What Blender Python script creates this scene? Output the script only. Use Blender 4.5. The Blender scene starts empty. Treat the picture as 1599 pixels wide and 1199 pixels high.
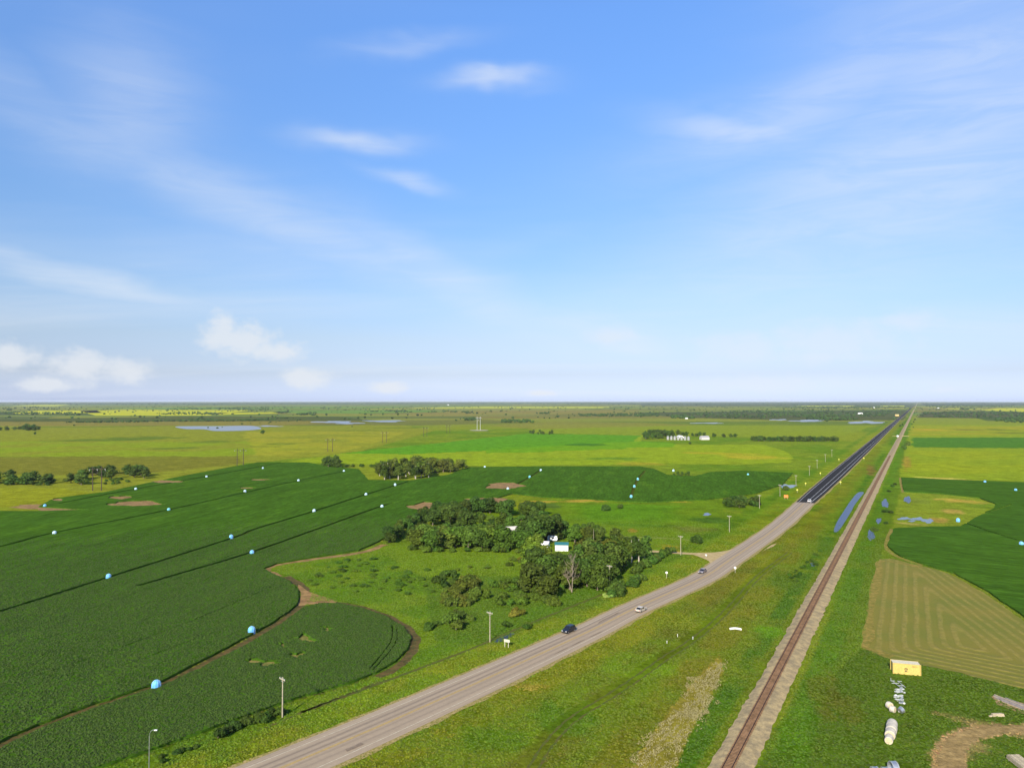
import bpy, bmesh, math, random
import numpy as np
from mathutils import Vector, Matrix
from mathutils.geometry import delaunay_2d_cdt

random.seed(7)
rng = np.random.default_rng(11)
S = bpy.context.scene
COL = S.collection
rad = math.radians

# ------------------------------------------------------------------ camera
CAM_H = 66.0
FPX = 1120.0                       # focal length in pixels of the 1599 px wide photograph
CX, CY, HORIZ = 799.5, 599.5, 625.0
PITCH = math.atan((HORIZ - CY) / FPX)
cam = bpy.data.cameras.new('camera')
cam.sensor_fit = 'HORIZONTAL'
cam.sensor_width = 36.0
cam.lens = 36.0 * FPX / 1599.0
cam.clip_start = 1.0
cam.clip_end = 150000.0
cam_o = bpy.data.objects.new('camera', cam)
cam_o.location = (0, 0, CAM_H)
cam_o.rotation_euler = (rad(90) + PITCH, 0, 0)
COL.objects.link(cam_o)
S.camera = cam_o

# ------------------------------------------------------------------ sun, exposure
SUN_EL = rad(29)
SHADOW_AZ = rad(71)                # the sun is behind the camera: shadows run away from it, a little to +X
sun_dir = Vector((-math.cos(SHADOW_AZ) * math.cos(SUN_EL), -math.sin(SHADOW_AZ) * math.cos(SUN_EL), math.sin(SUN_EL)))
sl = bpy.data.lights.new('sun', 'SUN')
sl.energy = 4.8
sl.angle = rad(0.5)
sl.color = (1.0, 0.90, 0.74)
so = bpy.data.objects.new('sun', sl)
so.rotation_euler = sun_dir.to_track_quat('Z', 'Y').to_euler()
so.location = (-200, -100, 200)
COL.objects.link(so)
S.view_settings.view_transform = 'Standard'
S.view_settings.look = 'None'
S.view_settings.gamma = 1.0
S.view_settings.exposure = 0.72
S.view_settings.use_curve_mapping = False
S.cycles.use_denoising = True
S.cycles.max_bounces = 5
S.cycles.diffuse_bounces = 2
S.cycles.glossy_bounces = 2
S.cycles.transmission_bounces = 2
S.cycles.volume_bounces = 0
S.cycles.transparent_max_bounces = 4
S.cycles.caustics_reflective = False
S.cycles.caustics_refractive = False


# ------------------------------------------------------------------ node helpers
class NT:
    def __init__(s, tree):
        s.t = tree

    def n(s, kind, **kw):
        nd = s.t.nodes.new(kind)
        for k, v in kw.items():
            setattr(nd, k, v)
        return nd

    def put(s, sock, v):
        if isinstance(v, bpy.types.NodeSocket):
            s.t.links.new(v, sock)
        elif v is not None:
            if sock.type == 'RGBA' and len(v) == 3:
                v = (*v, 1)
            sock.default_value = v

    def m(s, op, a, b=None, c=None, clamp=False):
        nd = s.n('ShaderNodeMath', operation=op, use_clamp=clamp)
        for i, v in enumerate((a, b, c)):
            if v is not None:
                s.put(nd.inputs[i], v)
        return nd.outputs[0]

    def v(s, op, a, b=None):
        nd = s.n('ShaderNodeVectorMath', operation=op)
        s.put(nd.inputs[0], a)
        if b is not None:
            s.put(nd.inputs[1], b)
        return nd.outputs['Value'] if op in ('LENGTH', 'DOT_PRODUCT') else nd.outputs[0]

    def xyz(s, x, y, z):
        nd = s.n('ShaderNodeCombineXYZ')
        for i, v in enumerate((x, y, z)):
            s.put(nd.inputs[i], v)
        return nd.outputs[0]

    def sep(s, v):
        nd = s.n('ShaderNodeSeparateXYZ')
        s.put(nd.inputs[0], v)
        return nd.outputs

    def noise(s, vec, scale, detail=3.0, rough=0.55, dist=0.0):
        nd = s.n('ShaderNodeTexNoise')
        s.put(nd.inputs['Vector'], vec)
        nd.inputs['Scale'].default_value = scale
        nd.inputs['Detail'].default_value = detail
        nd.inputs['Roughness'].default_value = rough
        nd.inputs['Distortion'].default_value = dist
        return nd.outputs['Fac']

    def ramp(s, v, a, b, x=0.0, y=1.0, smooth=True):
        nd = s.n('ShaderNodeMapRange', interpolation_type='SMOOTHSTEP' if smooth else 'LINEAR')
        s.put(nd.inputs[0], v)
        for i, k in enumerate((a, b, x, y)):
            s.put(nd.inputs[i + 1], k)
        return nd.outputs[0]

    def mix(s, f, a, b, blend='MIX'):
        nd = s.n('ShaderNodeMix', data_type='RGBA', blend_type=blend)
        s.put(nd.inputs[0], f)
        s.put(nd.inputs[6], a)
        s.put(nd.inputs[7], b)
        return nd.outputs[2]


def lin(c):
    return tuple(((x / 255.0) / 12.92 if x / 255.0 <= 0.04045 else ((x / 255.0 + 0.055) / 1.055) ** 2.4) for x in c)


# reflectance of a level surface that the photograph shows with a given sRGB colour in full light
KLIGHT = (1.42, 1.48, 1.74)


def alb(*c):
    l = lin(c)
    return tuple(l[i] / KLIGHT[i] for i in range(3))


# ------------------------------------------------------------------ sky
world = bpy.data.worlds.new('World')
S.world = world
world.use_nodes = True
world.cycles.sampling_method = 'MANUAL'
world.cycles.sample_map_resolution = 256
wt = world.node_tree
wt.nodes.clear()
W = NT(wt)
sky = W.n('ShaderNodeTexSky', sky_type='NISHITA')
sky.sun_disc = False
sky.sun_elevation = SUN_EL
sky.sun_rotation = math.atan2(sun_dir.x, sun_dir.y)
sky.altitude = 500
sky.air_density = 1.0
sky.dust_density = 0.6
sky.ozone_density = 2.0
gen = W.n('ShaderNodeTexCoord').outputs['Generated']
gx, gy, gz = W.sep(gen)
az = W.m('MULTIPLY', W.m('ARCTAN2', gx, gy), 180 / math.pi)          # degrees, 0 straight ahead, + to the right
el = W.m('MULTIPLY', W.m('ARCSINE', gz), 180 / math.pi)


def sky_dir(px, py):
    u = (px - CX) / FPX
    v = (CY - py) / FPX
    y = math.cos(PITCH) - v * math.sin(PITCH)
    z = math.sin(PITCH) + v * math.cos(PITCH)
    return math.degrees(math.atan2(u, y)), math.degrees(math.atan2(z, math.hypot(u, y)))


# thin high cloud: a sheet seen in perspective, streaked, over the whole sky
zz = W.m('ADD', W.m('MAXIMUM', gz, 0.0), 0.10)
sheet = W.xyz(W.m('DIVIDE', gx, zz), W.m('DIVIDE', gy, zz), 0.0)
rot = W.n('ShaderNodeMapping')
W.put(rot.inputs[0], sheet)
rot.inputs['Rotation'].default_value = (0, 0, rad(-38))
rot.inputs['Scale'].default_value = (0.5, 1.5, 1)
veil = W.ramp(W.noise(rot.outputs[0], 0.55, 4, 0.52, 0.6), 0.42, 0.80)
fine = W.noise(rot.outputs[0], 2.2, 4, 0.6, 0.8)
veil = W.m('MULTIPLY', veil, W.m('MULTIPLY_ADD', fine, 0.7, 0.25))
cirrus = W.m('MULTIPLY', veil, 0.50)
warp = W.m('MULTIPLY', W.m('SUBTRACT', W.noise(W.xyz(W.m('MULTIPLY', az, 0.10), W.m('MULTIPLY', el, 0.22), 3.1), 1.0, 3, 0.6), 0.5), 2.0)
streak = W.noise(W.xyz(W.m('MULTIPLY', az, 0.10), W.m('MULTIPLY', el, 0.55), 9.3), 1.0, 4, 0.62, 0.9)


skyv = W.xyz(az, W.m('MULTIPLY_ADD', warp, 1.6, el), 0.0)


def blob_frame(vec, px, py, rx, ry, ang=0.0):
    """coordinates in which an ellipse of the sky at a given direction is the unit circle"""
    a0, e0 = sky_dir(px, py)
    mp = W.n('ShaderNodeMapping', vector_type='TEXTURE')
    W.put(mp.inputs[0], vec)
    mp.inputs['Location'].default_value = (a0, e0, 0)
    mp.inputs['Rotation'].default_value = (0, 0, rad(ang))
    mp.inputs['Scale'].default_value = (rx / 19.5, ry / 19.5, 1)
    return mp.outputs[0]


wisps = 0.0
for px, py, rx, ry, ang, st in ((430, 345, 420, 44, -19, .36), (700, 440, 220, 40, -24, .40), (130, 430, 190, 17, -9, .46),
             (560, 222, 80, 14, 2, .50), (770, 124, 70, 12, 0, .55), (635, 282, 55, 10, -8, .42), (640, 68, 100, 12, 8, .22),
             (1150, 200, 110, 24, -10, .55), (1290, 160, 260, 60, 14, .38), (1400, 290, 330, 120, 18, .48), (1550, 120, 220, 170, 0, .44),
             (200, 160, 90, 90, 0, .30), (900, 505, 200, 26, -4, .30), (980, 530, 70, 16, -12, .42), (1250, 420, 420, 70, 10, .30)):
    p_ = blob_frame(skyv, px, py, rx, ry, ang)
    g_ = W.m('MULTIPLY', W.m('POWER', 0.368, W.v('DOT_PRODUCT', p_, p_)), st)
    wisps = W.m('MAXIMUM', wisps, g_)
cirrus = W.m('MAXIMUM', cirrus, W.m('MULTIPLY', wisps, W.ramp(streak, 0.25, 0.72, 0.60, 1.08)))

# fair-weather cumulus low over the horizon
puffn = W.m('SUBTRACT', W.noise(W.xyz(W.m('MULTIPLY', az, 0.55), W.m('MULTIPLY', el, 0.75), 1.7), 1.0, 5, 0.62), 0.5)
flat = W.xyz(az, el, 0.0)


def puffs(spots, soft, strength):
    r_ = 9.0
    for q in spots:
        r_ = W.m('MINIMUM', r_, W.v('LENGTH', blob_frame(flat, *q)))
    f_ = W.m('MULTIPLY_ADD', puffn, 1.5, W.m('SUBTRACT', 1.0, r_))
    return W.m('MULTIPLY', W.ramp(f_, 0.0, soft), strength)


cumulus = W.m('MAXIMUM', puffs(((372, 530, 62, 36), (352, 512, 28, 30), (430, 550, 60, 20), (480, 592, 48, 20), (606, 604, 44, 13),
                                (14, 558, 42, 26), (122, 572, 46, 28), (200, 580, 52, 22), (84, 600, 56, 14), (845, 614, 36, 8)), 0.75, 0.72),
              puffs(((1160, 545, 90, 36), (1290, 535, 130, 40), (1420, 500, 50, 18), (960, 525, 55, 20), (1180, 600, 160, 20),
                     (1475, 608, 30, 8), (-420, 560, 120, 30), (2100, 570, 140, 30)), 0.9, 0.36))

# colour: the sky as the Nishita model gives it, a little cooler and clearer
grade = W.n('ShaderNodeValToRGB')
W.put(grade.inputs[0], W.m('DIVIDE', el, 40.0))
els = grade.color_ramp.elements
els[0].position, els[0].color = 0.006, (.80, .96, 1.74, 1)
els[1].position, els[1].color = 0.72, (1.32, 1.78, 2.34, 1)
for p_, c_ in ((0.05, (0.74, 0.78, 1.15)), (0.12, (0.93, 0.90, 1.06)), (0.20, (1.02, 1.06, 1.20)), (0.36, (1.03, 1.25, 1.52))):
    e_ = els.new(p_)
    e_.color = (*c_, 1)
skyc = W.mix(1.0, sky.outputs[0], grade.outputs[0], 'MULTIPLY')
CLOUD = (7.2, 7.5, 7.9)
c1 = W.mix(W.m('MINIMUM', cirrus, 0.9), skyc, (7.2, 7.7, 8.4))
c2 = W.mix(W.m('MINIMUM', cumulus, 0.95), c1, CLOUD)
bg = W.n('ShaderNodeBackground')
bg.inputs['Strength'].default_value = 0.069
W.put(bg.inputs[0], c2)
wo = W.n('ShaderNodeOutputWorld')
wt.links.new(bg.outputs[0], wo.inputs[0])


# ------------------------------------------------------------------ from a place in the photograph to a place on the plain
def P(px, py, z=0.0):
    u = (px - CX) / FPX
    v = (CY - py) / FPX
    y = math.cos(PITCH) - v * math.sin(PITCH)
    up = math.sin(PITCH) + v * math.cos(PITCH)
    t = -(CAM_H - z) / up
    return Vector((u * t, y * t, z))


def metres(npx, py):
    """how many metres npx pixels are at the distance of ground row py"""
    return npx * P(CX, py).y / FPX


# ------------------------------------------------------------------ object helpers
def tag(o, label=None, cat=None, group=None, kind=None):
    for k, v in (('label', label), ('category', cat), ('group', group), ('kind', kind)):
        if v:
            o[k] = v
    return o


def link(o, parent=None):
    COL.objects.link(o)
    if parent is not None:
        o.parent = parent
    return o


def empty(name, loc=(0, 0, 0), rz=0.0, scale=1.0):
    o = bpy.data.objects.new(name, None)
    o.empty_display_size = 0.5
    o.location = loc
    o.rotation_euler = (0, 0, rz)
    o.scale = (scale,) * 3 if isinstance(scale, (int, float)) else scale
    return link(o)


def from_np(name, verts, faces, mat=None, smooth=False):
    """mesh from arrays; faces (n,3) or (n,4)"""
    me = bpy.data.meshes.new(name)
    verts = np.asarray(verts, dtype=np.float32)
    faces = np.asarray(faces, dtype=np.int32)
    k = faces.shape[1]
    me.vertices.add(len(verts))
    me.vertices.foreach_set('co', verts.ravel())
    me.loops.add(faces.size)
    me.loops.foreach_set('vertex_index', faces.ravel())
    me.polygons.add(len(faces))
    me.polygons.foreach_set('loop_start', np.arange(len(faces), dtype=np.int32) * k)
    me.polygons.foreach_set('loop_total', np.full(len(faces), k, dtype=np.int32))
    me.polygons.foreach_set('use_smooth', np.full(len(faces), smooth, dtype=bool))
    me.update(calc_edges=True)
    me.validate()
    if mat:
        me.materials.append(mat)
    return me


class MB:
    """collects simple solids into one mesh"""

    def __init__(s):
        s.v, s.f = [], []

    def add(s, vs, fs, mtx=None):
        o = len(s.v)
        s.v += [tuple(mtx @ Vector(v)) if mtx else tuple(v) for v in vs]
        s.f += [tuple(i + o for i in f) for f in fs]
        return s

    def box(s, x0, x1, y0, y1, z0, z1, mtx=None, tx=0.0, ty=0.0):
        vs = [(x0, y0, z0), (x1, y0, z0), (x1, y1, z0), (x0, y1, z0),
              (x0 + tx, y0 + ty, z1), (x1 - tx, y0 + ty, z1), (x1 - tx, y1 - ty, z1), (x0 + tx, y1 - ty, z1)]
        fs = [(3, 2, 1, 0), (4, 5, 6, 7), (0, 1, 5, 4), (1, 2, 6, 5), (2, 3, 7, 6), (3, 0, 4, 7)]
        return s.add(vs, fs, mtx)

    def tube(s, pts, radii, n=8, cap=True):
        """round tube through points"""
        pts = [Vector(p) for p in pts]
        if isinstance(radii, (int, float)):
            radii = [radii] * len(pts)
        o = len(s.v)
        for i, p in enumerate(pts):
            d = (pts[min(i + 1, len(pts) - 1)] - pts[max(i - 1, 0)]).normalized()
            a = d.orthogonal().normalized() if abs(d.z) < 0.98 else Vector((1, 0, 0))
            a = (a - d * a.dot(d)).normalized()
            b = d.cross(a)
            for k in range(n):
                t = 2 * math.pi * k / n
                s.v.append(tuple(p + (a * math.cos(t) + b * math.sin(t)) * radii[i]))
        for i in range(len(pts) - 1):
            for k in range(n):
                k2 = (k + 1) % n
                s.f.append((o + i * n + k, o + i * n + k2, o + (i + 1) * n + k2, o + (i + 1) * n + k))
        if cap:
            s.f.append(tuple(o + k for k in reversed(range(n))))
            s.f.append(tuple(o + (len(pts) - 1) * n + k for k in range(n)))
        return s

    def lathe(s, prof, n=16, mtx=None, a0=0.0, a1=2 * math.pi, cap=True):
        vs, fs = [], []
        full = abs(a1 - a0 - 2 * math.pi) < 1e-6
        m_ = n if full else n + 1
        for r, z in prof:
            for k in range(m_):
                t = a0 + (a1 - a0) * k / n
                vs.append((r * math.cos(t), r * math.sin(t), z))
        for i in range(len(prof) - 1):
            for k in range(n):
                k2 = (k + 1) % m_ if full else k + 1
                fs.append((i * m_ + k, i * m_ + k2, (i + 1) * m_ + k2, (i + 1) * m_ + k))
        if cap and full:
            fs.append(tuple(reversed(range(m_))))
            fs.append(tuple((len(prof) - 1) * m_ + k for k in range(m_)))
        return s.add(vs, fs, mtx)

    def prism(s, poly, y0, y1, mtx=None):
        """outline in (x, z) swept along y"""
        n = len(poly)
        vs = [(x, y0, z) for x, z in poly] + [(x, y1, z) for x, z in poly]
        fs = [tuple(range(n)), tuple(reversed(range(n, 2 * n)))]
        fs += [(i, i + n, (i + 1) % n + n, (i + 1) % n) for i in range(n)]
        return s.add(vs, fs, mtx)

    def mesh(s, name, mat, smooth=False):
        me = bpy.data.meshes.new(name)
        me.from_pydata(s.v, [], s.f)
        bm = bmesh.new()
        bm.from_mesh(me)
        bmesh.ops.recalc_face_normals(bm, faces=bm.faces)
        bm.to_mesh(me)
        bm.free()
        me.materials.append(mat)
        if smooth:
            for p in me.polygons:
                p.use_smooth = True
        return me

    def build(s, name, mat, parent=None, smooth=False):
        return link(bpy.data.objects.new(name, s.mesh(name, mat, smooth)), parent)


def copy_tree(o, parent=None):
    c = o.copy()
    link(c, parent)
    for ch in o.children:
        copy_tree(ch, c)
    return c


# ------------------------------------------------------------------ materials
def new_mat(name):
    m = bpy.data.materials.new(name)
    m.use_nodes = True
    t = NT(m.node_tree)
    b = m.node_tree.nodes['Principled BSDF']
    b.inputs['Specular IOR Level'].default_value = 0.2
    b.inputs['Roughness'].default_value = 0.9
    return m, t, b


def plain(name, col, rough=0.6, metal=0.0, spec=0.4, grain=0.12, gscale=3.0):
    """paint, wood, metal: one colour with faint wear"""
    m, t, b = new_mat(name)
    co = t.n('ShaderNodeTexCoord').outputs['Object']
    f = t.ramp(t.noise(co, gscale, 4, 0.6), 0.3, 0.7, 1 - grain, 1 + grain)
    c = t.mix(1.0, (*col, 1), t.xyz(f, f, f), 'MULTIPLY')
    t.put(b.inputs['Base Color'], c)
    b.inputs['Roughness'].default_value = rough
    b.inputs['Metallic'].default_value = metal
    b.inputs['Specular IOR Level'].default_value = spec
    return m


def world_pos(t):
    return t.n('ShaderNodeNewGeometry').outputs['Position']


def turf(name, cols, scales=(0.9, 0.12, 0.018), amt=(0.5, 0.3, 0.5), bump=0.5, bscale=1.3, attr=None, stretch=None, dry=None):
    """vegetation cover: colour from a few real tints mixed by noise at several sizes, relief from bump"""
    m, t, b = new_mat(name)
    pos = world_pos(t)
    if stretch:
        mp = t.n('ShaderNodeMapping', vector_type='TEXTURE')
        t.put(mp.inputs[0], pos)
        mp.inputs['Rotation'].default_value = (0, 0, stretch[0])
        mp.inputs['Scale'].default_value = (1 / stretch[1], 1 / stretch[2], 1)
        spos = mp.outputs[0]
    else:
        spos = pos
    if attr:
        c = t.n('ShaderNodeAttribute', attribute_name=attr).outputs['Color']
    else:
        c = t.mix(t.ramp(t.noise(pos, scales[2], 4, 0.6), 0.33, 0.67), cols[0], cols[1])
        if len(cols) > 2:
            c = t.mix(t.ramp(t.noise(spos, scales[1], 4, 0.6), 0.55, 0.75, 0, 0.8), c, cols[2])
    n_mid = t.noise(spos, scales[1], 5, 0.65)
    n_fine = t.noise(spos, scales[0], 5, 0.7)
    f1 = t.ramp(n_fine, 0.25, 0.75, 1 - amt[0], 1 + amt[0], smooth=False)
    f2 = t.ramp(n_mid, 0.28, 0.72, 1 - amt[1], 1 + amt[1], smooth=False)
    f3 = t.ramp(t.noise(spos, (scales[0] * scales[1]) ** .5, 5, .7), .28, .72, 1 - amt[1] * .8, 1 + amt[1] * .8, smooth=False)
    f = t.m('MULTIPLY', t.m('MULTIPLY', f1, f2), f3)
    c = t.mix(1.0, c, t.xyz(t.m('MULTIPLY', f, 1.07), t.m('MULTIPLY', f, 1.04), t.m('MULTIPLY', f, .62)), 'MULTIPLY')
    if dry:
        k = t.ramp(t.noise(spos, scales[1] * 2.3, 6, 0.7), 0.55, 0.72, 0, dry[1])
        c = t.mix(k, c, dry[0])
    t.put(b.inputs['Base Color'], c)
    b.inputs['Specular IOR Level'].default_value = 0.0
    bp = t.n('ShaderNodeBump')
    bp.inputs['Strength'].default_value = bump
    bp.inputs['Distance'].default_value = 0.6
    t.put(bp.inputs['Height'], t.m('ADD', n_fine, t.noise(spos, bscale * .35, 4, 0.7)))
    t.put(b.inputs['Normal'], bp.outputs[0])
    return m


def foliage(name, base, trans=0.25, lo=.56, hi=1.44):
    m, t, b = new_mat(name)
    at = t.n('ShaderNodeAttribute', attribute_name='tint').outputs['Fac']
    oi = t.n('ShaderNodeObjectInfo')
    f = t.ramp(at, 0, 1, lo, hi, smooth=False)
    if base is None:
        c = t.n('ShaderNodeAttribute', attribute_name='land').outputs['Color']
    else:
        c = t.mix(1.0, (*base, 1), oi.outputs['Color'], 'MULTIPLY')
    c = t.mix(1.0, c, t.xyz(f, f, t.m('MULTIPLY', f, 0.9)), 'MULTIPLY')
    t.put(b.inputs['Base Color'], c)
    b.inputs['Roughness'].default_value = 0.7
    b.inputs['Specular IOR Level'].default_value = 0.15
    tr = t.n('ShaderNodeBsdfTranslucent')
    t.put(tr.inputs[0], t.mix(1.0, c, (1.25, 1.2, 0.5, 1), 'MULTIPLY'))
    mx = t.n('ShaderNodeMixShader')
    mx.inputs[0].default_value = trans
    out = m.node_tree.nodes['Material Output']
    t.t.links.new(b.outputs[0], mx.inputs[1])
    t.t.links.new(tr.outputs[0], mx.inputs[2])
    t.t.links.new(mx.outputs[0], out.inputs[0])
    return m


def water_mat(name, col=(0.012, 0.026, 0.07), rough=0.30):
    m, t, b = new_mat(name)
    b.inputs['Base Color'].default_value = (*col, 1)
    b.inputs['Roughness'].default_value = rough
    b.inputs['Specular IOR Level'].default_value = 0.5
    b.inputs['IOR'].default_value = 1.33
    bp = t.n('ShaderNodeBump')
    bp.inputs['Strength'].default_value = 0.3
    bp.inputs['Distance'].default_value = 0.1
    t.put(bp.inputs['Height'], t.noise(world_pos(t), 2.0, 2))
    t.put(b.inputs['Normal'], bp.outputs[0])
    return m


def soil(name, c0, c1, scale=0.35, amt=0.35, green=None):
    m, t, b = new_mat(name)
    pos = world_pos(t)
    c = t.mix(t.ramp(t.noise(pos, scale, 6, 0.7), 0.38, 0.62), c0, c1)
    f = t.ramp(t.noise(pos, scale * 8, 4, 0.7), 0.25, 0.75, 1 - amt, 1 + amt, smooth=False)
    c = t.mix(1.0, c, t.xyz(f, f, f), 'MULTIPLY')
    if green:
        c = t.mix(t.ramp(t.noise(pos, scale * 1.7, 6, 0.75), 0.5, 0.62, 0, green[1]), c, green[0])
    t.put(b.inputs['Base Color'], c)
    b.inputs['Specular IOR Level'].default_value = 0.1
    bp = t.n('ShaderNodeBump')
    bp.inputs['Strength'].default_value = 0.4
    bp.inputs['Distance'].default_value = 0.15
    t.put(bp.inputs['Height'], t.noise(pos, 4.0, 4, 0.7))
    t.put(b.inputs['Normal'], bp.outputs[0])
    return m


# ------------------------------------------------------------------ value noise for the land cover
def vnoise(x, y, seed=0):
    xi, yi = np.floor(x).astype(np.int64), np.floor(y).astype(np.int64)
    fx, fy = x - xi, y - yi
    fx, fy = fx * fx * (3 - 2 * fx), fy * fy * (3 - 2 * fy)

    def h(a, b):
        n = (a * 374761393 + b * 668265263 + seed * 982451653) & 0x7fffffff
        n = ((n ^ (n >> 13)) * 1274126177) & 0x7fffffff
        return ((n ^ (n >> 16)) & 0xffff) / 65535.0
    return (h(xi, yi) * (1 - fx) + h(xi + 1, yi) * fx) * (1 - fy) + (h(xi, yi + 1) * (1 - fx) + h(xi + 1, yi + 1) * fx) * fy


def fbm(x, y, seed=0, octs=4):
    r, a, s_ = 0.0, 0.5, 0.0
    for i in range(octs):
        r = r + a * vnoise(x * 2 ** i, y * 2 ** i, seed + i)
        s_ += a
        a *= 0.5
    return r / s_


def in_poly(x, y, poly):
    c = np.zeros(x.shape, dtype=bool)
    n = len(poly)
    for i in range(n):
        (x1, y1), (x2, y2) = poly[i], poly[(i + 1) % n]
        if y1 == y2:
            continue
        k = ((y1 > y) != (y2 > y)) & (x < (x2 - x1) * (y - y1) / (y2 - y1) + x1)
        c ^= k
    return c


def catmull(pts, closed=True, sub=6):
    out = []
    n = len(pts)
    rngi = range(n if closed else n - 1)
    for i in rngi:
        if closed:
            a, b, c, d = pts[i - 1], pts[i], pts[(i + 1) % n], pts[(i + 2) % n]
        else:
            a, b, c, d = pts[max(i - 1, 0)], pts[i], pts[i + 1], pts[min(i + 2, n - 1)]
        for k in range(sub):
            t = k / sub
            out.append(0.5 * ((2 * b) + (c - a) * t + (2 * a - 5 * b + 4 * c - d) * t * t + (3 * b - a - 3 * c + d) * t ** 3))
    if not closed:
        out.append(pts[-1])
    return out


def W2(px_list):
    return [P(*p).xy for p in px_list]


def densify(pts, jitter=0.0, step=0.012, closed=True):
    """cut long edges and make them a little uneven, in metres that grow with the distance"""
    out = []
    n = len(pts)
    for i in range(n if closed else n - 1):
        a, b = pts[i], pts[(i + 1) % n]
        d = (b - a).length
        k = max(1, int(d / max(1.2, step * min(a.length, b.length))))
        nrm = Vector((-(b - a).y, (b - a).x)).normalized() if d > 0 else Vector((0, 0))
        for j in range(k):
            q = a + (b - a) * (j / k)
            out.append(q + nrm * random.gauss(0, 1) * jitter * (1 if j else 0.4))
    if not closed:
        out.append(pts[-1])
    return out


def sheet_obj(name, outline, z, mat, skirt=None, holes=(), parent=None):
    """a flat piece of ground cover with holes; optional skirt down to z - skirt (standing crop)"""
    loops = [list(outline)] + [list(h) for h in holes]
    vs, es = [], []
    for lp in loops:
        o = len(vs)
        vs += [Vector(p) for p in lp]
        es += [(o + i, o + (i + 1) % len(lp)) for i in range(len(lp))]
    ov, oe, of, *_ = delaunay_2d_cdt(vs, es, [], 0, 1e-4)
    ov = np.array([(v.x, v.y) for v in ov])
    of = np.array(of)
    c = ov[of].mean(axis=1)
    keep = in_poly(c[:, 0], c[:, 1], [tuple(p) for p in loops[0]])
    for h in loops[1:]:
        keep &= ~in_poly(c[:, 0], c[:, 1], [tuple(p) for p in h])
    of = of[keep]
    nv = len(ov)
    verts = np.column_stack([ov, np.full(nv, z)])
    faces = of
    if skirt:
        e_ = np.concatenate([of[:, [0, 1]], of[:, [1, 2]], of[:, [2, 0]]])
        es_ = set(map(tuple, e_))
        bd = np.array([e for e in es_ if (e[1], e[0]) not in es_])
        low = verts.copy()
        low[:, 2] -= skirt
        verts = np.concatenate([verts, low])
        a, b = bd[:, 0], bd[:, 1]
        faces = np.concatenate([of, np.column_stack([b, a, a + nv]), np.column_stack([b, a + nv, b + nv])])
    # drop unused vertices
    used = np.unique(faces)
    rem = np.zeros(len(verts), dtype=np.int64)
    rem[used] = np.arange(len(used))
    me = from_np(name, verts[used], rem[faces], mat)
    return link(bpy.data.objects.new(name, me), parent)


def lane_outline(px_pts, width):
    """both sides of a lane through points of the photograph, as a closed outline on the plain"""
    c = catmull(W2(px_pts), closed=False, sub=8)
    L, R = [], []
    for i, p in enumerate(c):
        d = (c[min(i + 1, len(c) - 1)] - c[max(i - 1, 0)]).normalized()
        nrm = Vector((-d.y, d.x))
        w = width * (0.5 + random.uniform(-0.06, 0.06))
        L.append(p + nrm * w)
        R.append(p - nrm * w)
    return L + R[::-1]


def strip_obj(name, center, widths, z, mat, parent=None, zc=0.0):
    """ribbon along a centre line with UV in metres (u across from the left edge, v along)"""
    vs, uv, fs = [], [], []
    run = 0.0
    for i, p in enumerate(center):
        d = (center[min(i + 1, len(center) - 1)] - center[max(i - 1, 0)]).normalized()
        nrm = Vector((-d.y, d.x))
        if i:
            run += (p - center[i - 1]).length
        l, r = widths[i] if isinstance(widths, list) else widths
        for k, (off, uu) in enumerate(((l, 0.0), ((l + r) / 2, 0.5), (r, 1.0))):
            q = p + nrm * off
            vs.append((q.x, q.y, z + (zc if k == 1 else 0)))
            uv.append((off, run))
        if i:
            o = (i - 1) * 3
            fs += [(o, o + 1, o + 4, o + 3)[::-1], (o + 1, o + 2, o + 5, o + 4)[::-1]]
    me = from_np(name, vs, fs, mat)
    ul = me.uv_layers.new(name='m')
    li = np.zeros(len(me.loops), dtype=np.int32)
    me.loops.foreach_get('vertex_index', li)
    ul.data.foreach_set('uv', np.array(uv, dtype=np.float32)[li].ravel())
    return link(bpy.data.objects.new(name, me), parent)


# ------------------------------------------------------------------ the plain: one sheet to the horizon
NR, NC = 620, 660
R_ = np.concatenate([[15, 35, 55, 75], np.geomspace(92, 34000, NR)])
A_ = np.concatenate([np.radians(np.linspace(-46, 46, NC)), np.radians(np.linspace(46, 314, 66)[1:-1])])
na, nr = len(A_), len(R_)
GX = (np.sin(A_)[None, :] * R_[:, None]).ravel()
GY = (np.cos(A_)[None, :] * R_[:, None]).ravel()
D = np.hypot(GX, GY)


def smooth01(x, a, b):
    t = np.clip((x - a) / (b - a), 0, 1)
    return t * t * (3 - 2 * t)


n300 = fbm(GX / 300, GY / 300, 1, 4)
n60 = fbm(GX / 60, GY / 60, 5, 4)
n15 = fbm(GX / 15, GY / 15, 9, 4)
n1k = fbm(GX / 1500, GY / 1500, 15, 4)


def col(c):
    return np.array(alb(*c))[None, :]


land = np.zeros((len(GX), 3)) + col((112, 132, 44))


def blend(mask, c, hard=1.0):
    global land
    m_ = (np.clip(mask, 0, 1) * hard)[:, None]
    land = land * (1 - m_) + (col(c) if isinstance(c, tuple) else c) * m_


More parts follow.
